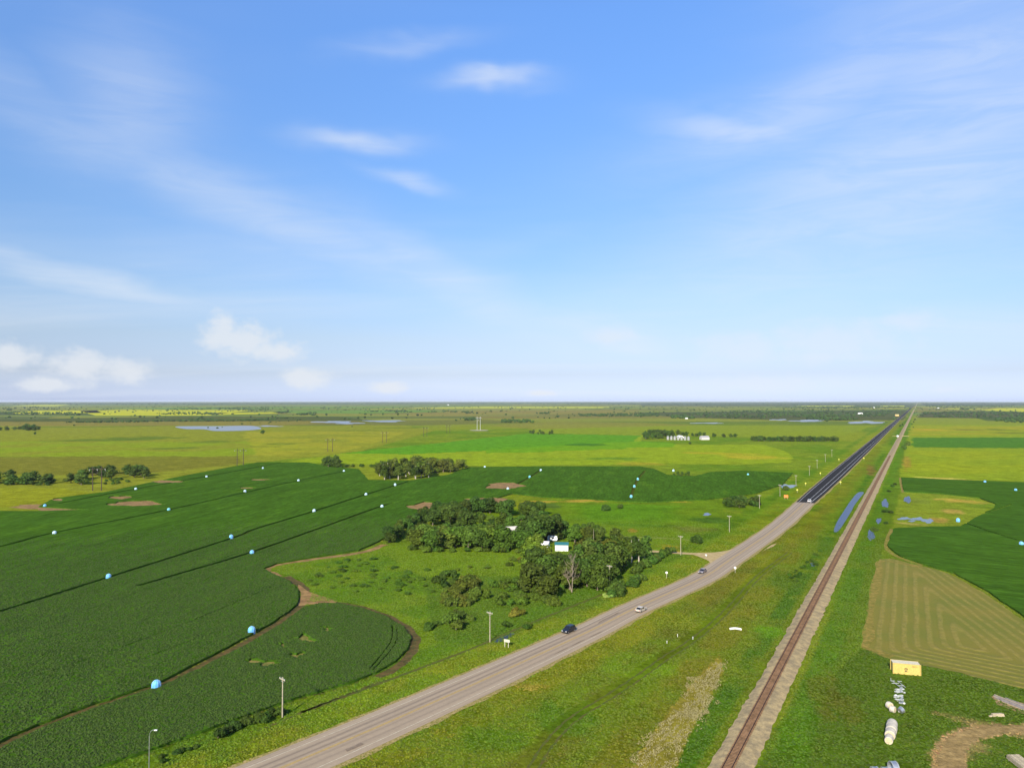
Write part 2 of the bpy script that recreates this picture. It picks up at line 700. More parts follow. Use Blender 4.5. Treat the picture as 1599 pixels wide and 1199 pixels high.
def zone(px_poly, c, amt=1.0, warp=0.012, soft=None, nz=None, seed=0):
    """paint one kind of ground cover inside an outline, its edge wandering"""
    poly = [tuple(q) for q in W2(px_poly)]
    xs = [q[0] for q in poly]
    ys = [q[1] for q in poly]
    wx = GX + (fbm(GX / 40, GY / 40, 31 + seed, 3) - 0.5) * warp * 6 * np.minimum(D, 4000) ** 0.8
    wy = GY + (fbm(GX / 40, GY / 40, 41 + seed, 3) - 0.5) * warp * 6 * np.minimum(D, 4000)
    box = (wx > min(xs)) & (wx < max(xs)) & (wy > min(ys)) & (wy < max(ys))
    idx = np.nonzero(box)[0]
    m_ = np.zeros(len(GX))
    m_[idx] = in_poly(wx[idx], wy[idx], poly)
    if nz is not None:
        m_ = m_ * nz
    blend(m_, c, amt)


def patch(px, py, rx, ry, c, amt=1.0, pw=2.0, rag=1.2, seed=0):
    """a soft ragged patch: radii in pixels, turned into metres on the ground"""
    c0 = P(px, py)
    lx = metres(rx, py)
    ly = abs(P(px, py - ry * 0.999).y - P(px, py + ry).y) / 2 if py - ry > 627 else abs(c0.y - P(px, py + ry).y)
    yy = c0.xy.normalized()
    dx, dy = GX - c0.x, GY - c0.y
    q = (dx * yy.y - dy * yy.x) / lx
    p = (dx * yy.x + dy * yy.y) / ly
    r = np.sqrt(p * p + q * q)
    near = r < 2.5
    m_ = np.zeros(len(GX))
    nn = fbm(GX[near] / (lx * 0.5) + seed * 7.7, GY[near] / (ly * 0.5) + seed, 77 + seed, 4)
    m_[near] = smooth01(1.0 - r[near] + (nn - 0.5) * rag, 0.0, 0.45)
    blend(m_, c, amt)


# broad colours by distance: roadside meadow, pasture, far farmland
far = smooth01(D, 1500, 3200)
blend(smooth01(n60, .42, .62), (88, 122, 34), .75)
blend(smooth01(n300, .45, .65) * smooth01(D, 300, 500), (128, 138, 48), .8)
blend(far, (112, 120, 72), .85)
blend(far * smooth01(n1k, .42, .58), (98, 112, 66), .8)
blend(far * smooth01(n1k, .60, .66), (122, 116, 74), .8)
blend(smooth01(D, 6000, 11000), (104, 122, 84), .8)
# the survey grid of far fields, each quarter in its own crop
qx, qy = GX + .05 * GY, GY - .05 * GX
ci, cj = np.floor(qx / 810).astype(np.int64), np.floor((qy + 230) / 405).astype(np.int64)
hsh = ((ci * 73856093) ^ (cj * 19349663)) & 0xffff
pal = np.array([alb(*c_) for c_ in ((116, 134, 76), (136, 140, 72), (92, 118, 70), (146, 146, 76), (122, 116, 76), (104, 132, 84), (84, 104, 66), (128, 128, 70))])
quarter = pal[(hsh // 7) % 8]
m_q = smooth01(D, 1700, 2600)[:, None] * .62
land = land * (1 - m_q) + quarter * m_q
OUT = 900
def blob_outline_early(px, py, rx, ry, n=20):
    return [P(px + rx * math.cos(2 * math.pi * k / n), py + ry * math.sin(2 * math.pi * k / n)).xy for k in range(n)]


# pasture west of the crop
zone([(-OUT, 662), (620, 662), (680, 672), (560, 706), (380, 724), (60, 790), (-OUT, 800)], (128, 134, 52), .95, .006)
zone([(-OUT, 690), (400, 690), (520, 700), (300, 716), (-OUT, 716)], (124, 146, 40), .8, .012, nz=smooth01(n60, .3, .6))
zone([(-OUT, 714), (370, 712), (380, 724), (200, 742), (-OUT, 742)], (112, 112, 52), .85, .006)
zone([(-OUT, 762), (100, 762), (160, 770), (60, 790), (-OUT, 800)], (134, 140, 42), .9, .004)
zone([(-OUT, 656), (560, 656), (560, 664), (-OUT, 667)], (126, 118, 72), .9, .004)
zone([(-OUT, 649), (100, 653), (300, 650), (540, 651), (590, 657), (280, 658), (-OUT, 660)], (74, 86, 58), .9, .003)
zone([(380, 674), (640, 674), (560, 700), (470, 716), (400, 712)], (150, 148, 56), .7, .01, nz=smooth01(n60, .3, .55))
for x, y, rx, ry, s_ in ((140, 687, 60, 3.2, .8), (230, 684, 60, 4, .8), (270, 700, 50, 2, .8), (70, 667, 60, 1.2, .6), (180, 666, 90, 1.2, .6), (440, 693, 40, 2, .6),
                      (330, 690, 50, 3, .6), (620, 668, 50, 1.2, .7), (500, 664, 70, 1.5, .7), (560, 672, 40, 1, .5)):
    patch(x, y, rx, ry, (86, 110, 48), s_, seed=int(x))
# bright sown field and the pale grass in front of it
zone([(530, 709), (700, 690), (822, 677), (1004, 680), (1000, 690), (1060, 694), (1190, 694), (1230, 705), (1235, 722), (760, 728), (520, 724), (440, 722)], (132, 152, 42), .95, .004)
zone([(530, 708), (700, 690), (822, 677), (1000, 680), (990, 689), (900, 695), (760, 704), (640, 709)], (88, 140, 40), 1.0, .003)
zone([(760, 700), (900, 694), (1000, 688), (1060, 692), (1050, 698), (900, 703), (760, 708)], (96, 146, 34), .8, .01)
for x, y, rx, ry, c, s_ in ((915, 694, 40, 2.5, (58, 104, 44), .8), (960, 716, 60, 3, (92, 128, 46), .8), (1120, 708, 70, 2, (160, 150, 52), .8), (1180, 714, 60, 4, (168, 156, 56), .8),
                            (1000, 724, 60, 3, (152, 142, 54), .7), (860, 717, 60, 3, (112, 140, 40), .7), (1100, 722, 90, 3, (130, 146, 40), .6)):
    patch(x, y, rx, ry, c, s_, seed=int(x))
zone([(830, 663), (1200, 664), (1370, 664), (1300, 684), (1010, 680), (832, 676)], (124, 140, 50), .9, .003)
zone([(760, 664), (860, 658), (1000, 660), (1090, 664), (830, 670)], (128, 126, 72), .7, .004)
# farmyard meadow and verge
zone([(412, 890), (480, 873), (600, 845), (760, 800), (860, 778), (1000, 784), (1200, 776), (1245, 760), (1240, 790), (1110, 880), (800, 1025), (640, 1090), (470, 1130), (645, 1000), (600, 962), (480, 940), (440, 900)], (102, 132, 38), 1.0, .002)
zone([(610, 858), (860, 856), (880, 900), (780, 915), (620, 905), (540, 872)], (102, 134, 38), .9, .01, nz=smooth01(n15, .2, .6))
zone([(430, 885), (600, 865), (680, 920), (700, 1000), (640, 960), (520, 938), (450, 905)], (84, 122, 32), .8, .004, nz=smooth01(n15, .35, .6))
zone([(660, 900), (900, 900), (960, 930), (760, 1010), (680, 1000)], (80, 112, 40), .75, .004)
zone([(860, 786), (1140, 790), (1130, 840), (1010, 850), (880, 830)], (88, 136, 38), .8, .01, nz=smooth01(n60, .3, .6))
for x, y, rx, ry, c, s_ in ((1105, 812, 40, 5, (70, 104, 44), .9), (860, 790, 32, 4, (84, 110, 60), .9), (1050, 855, 26, 6, (150, 140, 54), .8), (988, 828, 10, 3, (160, 140, 70), .8),
                            (905, 782, 40, 2, (190, 160, 88), .8), (840, 783, 30, 2, (186, 158, 84), .8), (1065, 783, 26, 1.5, (168, 152, 70), .7), (820, 789, 26, 7, (140, 150, 50), .7),
                            (1080, 826, 40, 5, (104, 112, 62), .7), (1000, 820, 60, 3, (74, 116, 40), .6), (1150, 800, 26, 5, (120, 138, 50), .7)):
    patch(x, y, rx, ry, c, s_, seed=int(x + y))
# verges of the highway: yellower by the shoulder, green in the ditch
def along(pts, c, amt, off, wid, seed=0):
    """a band beside a line on the plain (world metres), soft and broken"""
    pts = [Vector(q) for q in pts]
    best = np.full(len(GX), 1e9)
    sgn = np.zeros(len(GX))
    for a_, b_ in zip(pts[:-1], pts[1:]):
        d_ = b_ - a_
        L2 = d_.length_squared
        t_ = np.clip(((GX - a_.x) * d_.x + (GY - a_.y) * d_.y) / L2, 0, 1)
        ex, ey = GX - (a_.x + t_ * d_.x), GY - (a_.y + t_ * d_.y)
        dd = np.hypot(ex, ey)
        k = dd < best
        best = np.where(k, dd, best)
        sgn = np.where(k, np.sign(d_.x * ey - d_.y * ex), sgn)
    q = best * sgn                                   # + is left of the line
    m_ = 1 - smooth01(np.abs(q - off), wid * .5, wid)
    m_ = m_ * smooth01(fbm(GX / 9, GY / 9, 200 + seed, 4), .25, .6)
    blend(m_, c, amt)


main_px = [(-300, 800), (0, 799), (60, 799), (140, 797), (60, 792), (84, 779), (165, 769), (240, 753), (305, 740), (372, 728), (402, 722.5), (480, 722.5), (505, 727.5), (560, 733), (575, 750), (640, 751),
           (700, 742), (732, 730), (860, 728.5), (1000, 729), (1022, 733), (1042, 742), (1085, 744), (1110, 737.5), (1160, 735.5), (1238, 739), (1222, 757), (1180, 771), (1100, 781), (1000, 785), (920, 780), (848, 777),
           (800, 771), (745, 788), (700, 795), (650, 812), (612, 832), (590, 847), (560, 860), (482, 872), (432, 881), (411, 889), (424, 897), (452, 909), (465, 924), (465, 942), (452, 956), (418, 978),
           (382, 998), (320, 1031), (250, 1067), (190, 1087), (130, 1107), (60, 1133), (0, 1160), (-180, 1235), (-420, 1235), (-420, 1000)]
low_px = [(-160, 1250), (0, 1172), (62, 1142), (135, 1114), (195, 1093), (256, 1073), (325, 1040), (395, 1004), (440, 976), (474, 950), (500, 944), (530, 944), (562, 951), (600, 963), (630, 981), (642, 998), (636, 1015),
          (618, 1034), (588, 1052), (540, 1070), (484, 1086), (430, 1103), (372, 1124), (300, 1150), (230, 1175), (150, 1201), (60, 1240), (-60, 1300)]
zone(main_px, (66, 74, 36), .9, .0)  # lane floors under both crops: soil colour with shade between plants painted in
zone(low_px, (66, 74, 36), .9, .0)
ROAD = [(-92, 74), (-62.5, 107), (-33.5, 139), (-11, 165.5), (4.5, 184.5), (23.3, 208), (39.8, 230), (70, 267), (89.5, 297), (138, 374.5), (189, 464)]
RDIR = Vector((math.sin(rad(29.62)), math.cos(rad(29.62))))
ROAD += [tuple(Vector((189, 464)) + RDIR * d_) for d_ in (60, 200, 500, 1200, 3000, 8000, 20000)]
RAIL0 = Vector((38.9, 130.3))
RAILD = Vector((math.sin(rad(29.56)), math.cos(rad(29.56))))
RAILN = Vector((-RAILD.y, RAILD.x))          # to the left of the line
zone([(1127, 905), (1280, 790), (1420, 650), (1425, 650), (1330, 830), (1110, 1205), (540, 1205)], (100, 122, 40), 1.0, .001)
zone([(1175, 1205), (1260, 1050), (1330, 880), (1420, 655), (1430, 655), (1410, 745), (1380, 860), (1345, 1015), (1400, 1205)], (92, 120, 40), 1.0, .001)
zone([(1345, 1012), (1700, 1090), (1900, 1300), (1150, 1300), (1180, 1199), (1300, 1060)], (78, 106, 36), .95, .001)
along(ROAD, (124, 134, 42), .6, 11, 7, 1)
along(ROAD, (122, 130, 38), .7, -11, 6, 2)
along(ROAD, (78, 116, 34), .7, 23, 5, 3)
along(ROAD, (98, 128, 34), .6, -26, 10, 4)
rl = [tuple(RAIL0 + RAILD * d_) for d_ in (-80, 0, 100, 300, 700, 1500, 4000)]
along(rl, (66, 108, 34), .8, 7.5, 3.2, 5)
along(rl, (78, 120, 34), .7, -9, 4.0, 6)
along(rl, (112, 116, 42), .7, 18, 6, 7)
along(rl, (96, 94, 44), .45, 31, 6, 8)
for x, y, rx, ry, c, s_ in ((1290, 1080, 28, 40, (100, 100, 42), .45), (1240, 1150, 26, 40, (84, 124, 32), .7), (1330, 1110, 26, 30, (96, 98, 42), .4), (1230, 905, 40, 18, (78, 110, 36), .7),
                            (1290, 850, 14, 22, (80, 116, 38), .7), (1385, 700, 14, 10, (120, 140, 44), .7), (1360, 733, 9, 10, (120, 92, 62), .75), (1200, 985, 30, 10, (92, 140, 34), .7),
                            (880, 1120, 60, 30, (76, 118, 34), .6), (1000, 1040, 60, 25, (104, 140, 36), .6), (760, 1150, 80, 26, (82, 122, 32), .6), (1060, 970, 50, 14, (116, 134, 40), .6),
                            (830, 1070, 30, 7, (164, 150, 84), .6)):
    patch(x, y, rx, ry, c, s_, seed=int(x + y))
# east of the railway
zone([(1424, 655), (1660, 655), (1900, 760), (1404, 746)], (128, 146, 44), 1.0, .002)
zone([(1424, 652), (1660, 654), (1700, 664), (1422, 663)], (124, 136, 58), .9, .002)
zone([(1424, 665), (1700, 665), (1720, 678), (1422, 680)], (150, 146, 52), .75, .006, nz=smooth01(n60, .3, .5))
zone([(1424, 683), (1750, 683), (1760, 702), (1424, 698)], (70, 116, 48), .95, .003)
zone([(1424, 703), (1770, 707), (1790, 738), (1404, 740)], (138, 150, 42), .8, .006, nz=smooth01(n60, .3, .5))
for x, y, rx, ry, c, s_ in ((1416, 722, 7, 14, (156, 124, 66), .7), (1470, 747, 40, 1.6, (196, 176, 112), .85), (1525, 751, 30, 1.2, (190, 170, 110), .8), (1560, 671, 30, 2, (92, 112, 52), .8),
                            (1510, 671, 26, 1.2, (110, 104, 60), .8), (1590, 676, 40, 2, (96, 116, 52), .8), (1450, 671, 30, 1.5, (176, 150, 60), .7)):
    patch(x, y, rx, ry, c, s_, seed=int(x + y))
zone([(1404, 768), (1470, 770), (1560, 780), (1550, 796), (1500, 824), (1396, 824)], (122, 140, 52), .95, .003)
for x, y, rx, ry, c, s_ in ((1500, 782, 34, 4, (182, 154, 88), .85), (1486, 798, 20, 4, (186, 160, 104), .8), (1440, 782, 20, 6, (116, 132, 64), .7), (1466, 812, 16, 6, (172, 146, 92), .8),
                            (1420, 818, 26, 2, (178, 168, 120), .8), (1540, 790, 26, 5, (104, 134, 48), .7), (1440, 800, 30, 5, (136, 150, 56), .6)):
    patch(x, y, rx, ry, c, s_, seed=int(x + y))
# far belts of scrub and marsh
for px_, c, s_ in (([(980, 644), (1420, 640), (1412, 656), (1250, 657), (1060, 652)], (70, 80, 66), .85), ([(1440, 643), (1599, 642), (1800, 650), (1600, 654), (1432, 652)], (76, 80, 70), .9),
                   ([(1520, 651), (1800, 650), (1800, 662), (1540, 657)], (66, 86, 60), .9), ([(-OUT, 644), (120, 644), (160, 648), (-OUT, 650)], (66, 82, 62), .9),
                   ([(-OUT, 650), (90, 650), (60, 655), (-OUT, 656)], (84, 100, 72), .8), ([(560, 657), (760, 655), (830, 660), (660, 664), (470, 663)], (102, 104, 70), .7),
                   ([(900, 645), (1100, 647), (1000, 650), (820, 649)], (78, 92, 66), .8), ([(-OUT, 632), (800, 631), (800, 633.5), (-OUT, 635)], (96, 116, 84), .7),
                   ([(640, 641), (1000, 640), (990, 648), (640, 650)], (130, 122, 78), .6), ([(1432, 637), (1800, 637), (1800, 641), (1432, 641)], (122, 116, 80), .7),
                   ([(1440, 629.5), (1800, 629.5), (1800, 634), (1440, 633)], (66, 82, 78), .85), ([(1000, 629.5), (1425, 629.5), (1425, 636), (1000, 634)], (74, 90, 80), .8)):
    zone(px_, c, s_, .002)

zone([(975, 1230), (1000, 1175), (1048, 1108), (1098, 1050), (1125, 1024), (1130, 1050), (1104, 1100), (1072, 1160), (1040, 1235)], (150, 140, 76), .75, .003, nz=smooth01(n15, .25, .6))
yard_px = [(1599, 1128), (1640, 1128), (1640, 1146), (1599, 1145), (1560, 1147), (1530, 1156), (1512, 1170), (1510, 1199), (1516, 1240), (1462, 1240), (1456, 1199), (1458, 1170), (1472, 1150), (1500, 1136), (1545, 1128)]
zone(yard_px, (166, 144, 130), .92, .004)
for x, y, rx, ry, s_ in ((1500, 1160, 40, 22, .5), (1475, 1185, 26, 16, .7), (1560, 1137, 60, 8, .5), (1500, 1120, 50, 6, .35)):
    patch(x, y, rx, ry, (158, 138, 122), s_, seed=int(x + y))
zone([(-OUT, 628.2), (2400, 628.2), (2400, 631.8), (1400, 632.4), (600, 631), (-OUT, 632)], (62, 84, 78), .8, .001, nz=smooth01(n1k, .3, .5))
tag(sheet_obj('gravel_pad', blob_outline_early(748, 672, 15, .9), .3, soil('pad_gravel', alb(190, 184, 166), alb(170, 166, 140), .1)), kind='structure')
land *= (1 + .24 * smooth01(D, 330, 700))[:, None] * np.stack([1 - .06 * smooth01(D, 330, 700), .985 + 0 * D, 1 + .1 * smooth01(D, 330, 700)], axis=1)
gz_ = np.zeros(len(GX))
verts = np.concatenate([np.column_stack([GX, GY, gz_]), [[0, 0, 0]]])
ii, jj = np.meshgrid(np.arange(nr - 1), np.arange(na), indexing='ij')
j2 = (jj + 1) % na
quads = np.stack([ii * na + jj, ii * na + j2, (ii + 1) * na + j2, (ii + 1) * na + jj], axis=-1).reshape(-1, 4)[:, ::-1]
me = from_np('ground', verts, quads)
# close the middle under the camera
bm = bmesh.new()
bm.from_mesh(me)
bm.verts.ensure_lookup_table()
cvt = bm.verts[len(GX)]
for k in range(na):
    try:
        bm.faces.new((cvt, bm.verts[(k + 1) % na], bm.verts[k]))
    except ValueError:
        pass
bm.normal_update()
bm.to_mesh(me)
bm.free()
ca = me.color_attributes.new('land', 'FLOAT_COLOR', 'POINT')
lc = np.ones((len(verts), 4), dtype=np.float32)
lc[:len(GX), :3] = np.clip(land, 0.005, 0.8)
lc[-1, :3] = lc[0, :3]
ca.data.foreach_set('color', lc.ravel())
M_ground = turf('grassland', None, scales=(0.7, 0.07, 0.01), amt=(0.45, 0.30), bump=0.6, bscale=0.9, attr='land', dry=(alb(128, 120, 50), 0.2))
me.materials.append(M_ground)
tag(link(bpy.data.objects.new('ground', me)), kind='structure')

# ------------------------------------------------------------------ standing crops
CROP_Z = 0.65
_d = P(572, 773) - P(0, 957)
ROWROT = math.atan2(_d.y, _d.x)
M_crop = turf('alfalfa', (alb(70, 108, 42), alb(66, 104, 42), alb(78, 110, 42)), scales=(0.8, 0.10, 0.012), amt=(0.42, 0.22), bump=0.6, bscale=0.8, stretch=(ROWROT, 0.22, 1.0))
M_soil = soil('dry_soil', alb(176, 142, 98), alb(136, 106, 72), 0.25, green=(alb(110, 120, 50), .5))
M_track = soil('track_soil', alb(120, 98, 60), alb(78, 72, 40), 0.5, green=(alb(70, 96, 40), .7))

LANES = [
    [(-240, 908), (0, 855), (86, 833), (262, 797.5), (382, 770), (465, 751.5), (540, 736)],
    [(-260, 1030), (-100, 985), (0, 957), (168, 904), (365, 841), (400, 827), (490, 799.5), (572, 773), (640, 752)],
    [(215, 917), (290, 895), (393, 864), (500, 826), (596, 791.5), (616, 787)],
    [(92, 787), (211, 764.5), (322, 745), (440, 722.5)],
]
TRAMS = [[(-120, 1112), (100, 1045), (300, 972), (425, 918)], [(-60, 1015), (150, 950), (300, 897)], [(60, 1088), (210, 1036), (335, 990)], [(-40, 905), (160, 850), (330, 803)], [(330, 880), (450, 838), (560, 800)]]
LANES_MID = [[(793, 765), (827, 746), (846, 734)], [(984, 780), (991, 760), (997, 748), (1008, 735)]]
soil_spots = [(85, 792, 58, 4.5), (212, 787, 40, 4.6), (188, 777.5, 18, 2.8), (262, 752.5, 22, 2.4), (407, 749.5, 17, 1.4), (386, 762.5, 14, 1.2),
              (667, 791, 30, 6), (788, 759, 32, 5), (768, 782, 22, 5.5), (735, 780, 12, 1.5), (90, 781, 10, 2)]


def blob_outline(px, py, rx, ry, n=26, rag=0.18, seed=0):
    r = random.Random(seed * 13 + int(px * 7 + py))
    ph = [r.uniform(0, 6.28) for _ in range(4)]
    out = []
    for k in range(n):
        t = 2 * math.pi * k / n
        q = 1 + rag * (math.sin(2 * t + ph[0]) * .5 + math.sin(3 * t + ph[1]) * .6 + math.sin(5 * t + ph[2]) * .5 + math.sin(9 * t + ph[3]) * .35)
        out.append(P(px + rx * q * math.cos(t), max(626.5, py + ry * q * math.sin(t))).xy)
    return out


def crop_field(name, px_outline, lanes=(), lane_w=1.9, holes=(), mat=None, z=CROP_Z, smooth=True, label='', jit=0.25, cat='crop'):
    o2 = W2(px_outline)
    o2 = catmull(o2, True, 4) if smooth else o2
    o2 = densify(o2, jit)
    hs = [lane_outline(l, lane_w) for l in lanes] + [densify(h, 0.15) for h in holes]
    o = sheet_obj(name, o2, z, mat, skirt=z, holes=hs)
    return tag(o, label, cat, None, 'stuff'), o2, hs


main_holes = [blob_outline(*s_) for s_ in soil_spots[1:]]
crop1, crop1_o, crop1_h = crop_field('alfalfa_crop', main_px, LANES + LANES_MID, 2.2, main_holes + [lane_outline(q_, .42) for q_ in TRAMS], M_crop, smooth=False,
                                     label='large dark green standing crop dotted with blue shelters west of the highway')
low_holes = [blob_outline(*s_, rag=.5) for s_ in ((412, 1037, 24, 5), (476, 999, 15, 5), (463, 1025, 12, 4), (510, 984, 8, 3.5), (440, 1009, 7, 3))]
lane_in = [[(575, 1050), (600, 1020), (612, 1000), (612, 978)], [(582, 1050), (607, 1022), (620, 1001), (619, 982)]]
crop2, crop2_o, crop2_h = crop_field('alfalfa_crop', low_px, lane_in, 0.45, low_holes, M_crop, smooth=False,
                                     label='dark green crop corner with a rounded end, between dirt track and highway')
east_px = [(1407, 746), (1470, 749), (1600, 754), (1900, 765), (2300, 1100), (1720, 1090), (1640, 990), (1599, 964), (1540, 923), (1490, 896), (1440, 881), (1402, 867), (1387, 855), (1390, 840), (1397, 826), (1440, 824),
           (1500, 823), (1526, 808), (1552, 794), (1556, 788), (1530, 778), (1470, 771.5), (1411, 768)]
M_crop_e = turf('alfalfa_east', (alb(70, 108, 44), alb(66, 104, 44), alb(76, 110, 46)), scales=(0.8, 0.10, 0.012), amt=(0.5, 0.16), bump=0.7, bscale=0.8, stretch=(rad(-35), 0.22, 1.0))
crop3, crop3_o, crop3_h = crop_field('alfalfa_crop', east_px, [[(1500, 815), (1545, 831), (1600, 848), (1660, 864)], [(1495, 814), (1545, 800), (1580, 788)]], 1.6, [], M_crop_e, smooth=False,
                                     label='dark green standing crop on the far side of the railway')
# dirt track between the crops and round the corner of the western crop
trk = catmull(W2([(-170, 1244), (0, 1166), (60, 1138), (132, 1110), (192, 1090), (253, 1070), (322, 1036), (388, 1001), (428, 978), (458, 958), (470, 942), (478, 928), (470, 914), (446, 900)]), False, 8)
strip_obj('dirt_track', trk, [(1.7 + .3 * math.sin(i * .9), -1.6 - .3 * math.sin(i * 1.3)) for i in range(len(trk))], 0.02, M_track)['kind'] = 'structure'
trk2 = catmull(W2([(436, 900), (416, 892), (418, 886), (440, 880), (490, 873), (566, 862), (600, 850)]), False, 8)
strip_obj('dirt_track', trk2, [(1.6, -1.9 + .4 * math.sin(i)) for i in range(len(trk2))], 0.03, M_soil)['kind'] = 'structure'
trk3 = catmull(W2([(478, 941), (530, 942), (580, 953), (625, 973), (648, 995), (643, 1018), (622, 1040), (590, 1057)]), False, 8)
strip_obj('dirt_track', trk3, [(1.3 + .3 * math.sin(i), -1.3) for i in range(len(trk3))], 0.025, M_track)['kind'] = 'structure'
tag(sheet_obj('bare_soil', densify(W2([(466, 912), (478, 921), (500, 930), (526, 938), (524, 943), (500, 942), (480, 944), (466, 946), (470, 928)]), .2), 0.04, M_soil), kind='structure')
for k, s_ in enumerate(soil_spots):
    tag(sheet_obj('bare_soil', blob_outline(s_[0], s_[1], s_[2] * 1.12, s_[3] * 1.12, rag=.2), 0.05 + .004 * k, M_soil), kind='structure')
M_soil2 = soil('thin_stand_soil', alb(150, 140, 84), alb(110, 116, 54), .6)
for k, s_ in enumerate(((412, 1037, 25, 5.5), (476, 999, 16, 5.5), (463, 1025, 13, 4.5), (510, 984, 9, 4), (440, 1009, 8, 3.5))):
    tag(sheet_obj('bare_soil', blob_outline(*s_, rag=.4), 0.05 + .004 * k, M_soil2), kind='structure')

# far fields of flowering canola and other sown land, each a low standing crop
M_can = turf('canola_bloom', (alb(196, 200, 66), alb(180, 188, 70), alb(150, 168, 66)), scales=(.3, .02, .003), amt=(.1, .12), bump=0)
M_can2 = turf('canola_pale', (alb(182, 192, 88), alb(168, 182, 90), alb(140, 160, 80)), scales=(.3, .02, .003), amt=(.1, .12), bump=0)
M_far = turf('far_sown', (alb(112, 150, 84), alb(104, 140, 80), alb(130, 150, 84)), scales=(.3, .02, .003), amt=(.1, .12), bump=0)
for px_, mt, lb in (
        ([(16, 645.5), (60, 641.2), (150, 641), (160, 644.6), (60, 646.6)], M_can, 'yellow canola strip behind scrub at the western edge'),
        ([(124, 641.6), (200, 640), (395, 640.6), (330, 648.4), (150, 648.8)], M_can, 'broad yellow canola field, the brightest on the western plain'),
        ([(300, 646), (345, 645), (425, 643.6), (434, 645.8), (350, 647.8)], M_can, 'narrow yellow canola strip ending in dark scrub'),
        ([(640, 636.8), (760, 634.6), (960, 634.8), (940, 637.2), (700, 637.6)], M_can2, 'distant yellow canola field near the middle of the skyline'),
        ([(1530, 640.6), (1560, 637.4), (1700, 637.6), (1760, 642.4), (1580, 643)], M_can, 'yellow canola field beyond the scrub east of the railway'),
        ([(1470, 639), (1495, 637.6), (1545, 638), (1520, 640)], M_can2, 'small pale yellow canola patch east of the railway'),
        ([(1240, 634.4), (1260, 633.4), (1335, 633.4), (1330, 635)], M_can2, 'pale canola strip beside wooded belt west of highway'),
        ([(1368, 634.6), (1380, 633.4), (1413, 633.3), (1412, 634.9)], M_can2, 'short pale canola strip close to the far highway'),
        ([(20, 634), (60, 632), (110, 632), (90, 634.6)], M_can2, 'faint pale strip of bloom on the western skyline'),
        ([(100, 637.8), (330, 635.6), (640, 634.8), (620, 637), (330, 639)], M_far, 'blue green sown field under the western skyline'),
        ([(430, 640.5), (640, 640), (700, 643), (560, 646), (450, 645)], M_far, 'grey green sown field beyond the marsh')):
    tag(sheet_obj('canola_crop' if mt is not M_far else 'sown_crop', densify(W2(px_), 2.0), 1.0, mt, skirt=1.0), lb, 'crop', None, 'stuff')

# cut hay with its windrows
hay_px = [(1373, 873), (1392, 872), (1420, 879), (1462, 889), (1492, 900), (1540, 928), (1599, 969), (1700, 1040), (1900, 1150), (1760, 1105), (1599, 1075), (1520, 1056), (1440, 1038), (1394, 1030), (1364, 1019), (1345, 1010), (1350, 985), (1358, 935), (1366, 890)]
m, t, b = new_mat('cut_hay')
pos = world_pos(t)
wob = t.noise(pos, 0.06, 3, .6)
hx, hy, hz = t.sep(pos)
# windrows run parallel to the crop edge, about four metres apart
ed = (P(1599, 967).xy - P(1492, 898).xy).normalized()


def line_dist(pa, pb):
    """distance from the straight line through two places, positive inside the field"""
    a_, b_ = P(*pa).xy, P(*pb).xy
    d_ = (b_ - a_).normalized()
    return t.m('ADD', t.m('MULTIPLY_ADD', hx, d_.y, t.m('MULTIPLY', hy, -d_.x)), a_.y * d_.x - a_.x * d_.y)


cross = t.m('SMOOTH_MIN', t.m('SMOOTH_MIN', line_dist((1352, 1000), (1374, 873)), line_dist((1492, 898), (1599, 967)), 5.0), line_dist((1599, 1073), (1394, 1028)), 5.0)
ph = t.m('ADD', t.m('MULTIPLY', cross, 2 * math.pi / 3.1), t.m('MULTIPLY', wob, 3.0))
row = t.m('MULTIPLY_ADD', t.m('SINE', ph), 0.5, 0.5)
fine_ = t.noise(pos, 1.1, 5, .7)
row = t.m('MULTIPLY', t.ramp(row, .35, .95), t.ramp(t.noise(pos, .5, 5, .75), .3, .65, .0, 1.2))
c = t.mix(t.ramp(t.noise(pos, .05, 4, .6), .35, .65), alb(122, 126, 40), alb(138, 130, 48))
c = t.mix(t.m('MULTIPLY', row, .46), c, alb(180, 162, 86))
c = t.mix(t.ramp(fine_, .45, .75, 0, .3), c, alb(92, 96, 40))
t.put(b.inputs['Base Color'], c)
bp = t.n('ShaderNodeBump')
bp.inputs['Strength'].default_value = .6
bp.inputs['Distance'].default_value = .25
t.put(bp.inputs['Height'], t.m('ADD', row, t.m('MULTIPLY', fine_, .8)))
t.put(b.inputs['Normal'], bp.outputs[0])
tag(sheet_obj('hay_field', densify(W2(hay_px), .35), .03, m), kind='structure')
M_edge = soil('dry_margin', alb(170, 148, 78), alb(128, 122, 48), .5, green=(alb(100, 118, 40), .7))
hm = catmull(W2([(1394, 1025), (1366, 1016), (1352, 1006), (1357, 985), (1364, 935), (1371, 890), (1382, 876), (1440, 886)]), False, 6)
strip_obj('dry_margin', hm, [(1.2 + .5 * math.sin(i * .8), -1.2 - .7 * math.sin(i * .5)) for i in range(len(hm))], .06, M_edge)['kind'] = 'structure'
hm = catmull(W2([(1411, 769), (1408, 757), (1406, 746)]), False, 4)
strip_obj('dry_margin', hm, (1.2, -1.0), .06, M_edge)['kind'] = 'structure'
hm = catmull(W2([(1440, 882.5), (1402, 869), (1385, 856), (1387, 840), (1393, 826)]), False, 4)
strip_obj('dry_margin', hm, (1.0, -0.9), .05, M_edge)['kind'] = 'structure'

# bleached reeds in the wide verge between highway and railway
reed_px = [(975, 1230), (1000, 1175), (1022, 1140), (1048, 1108), (1078, 1078), (1098, 1050), (1112, 1034), (1130, 1027), (1128, 1050), (1118, 1075), (1104, 1100), (1092, 1130), (1072, 1160), (1050, 1199), (1030, 1235)]
reed_o = densify(W2(reed_px), .5)

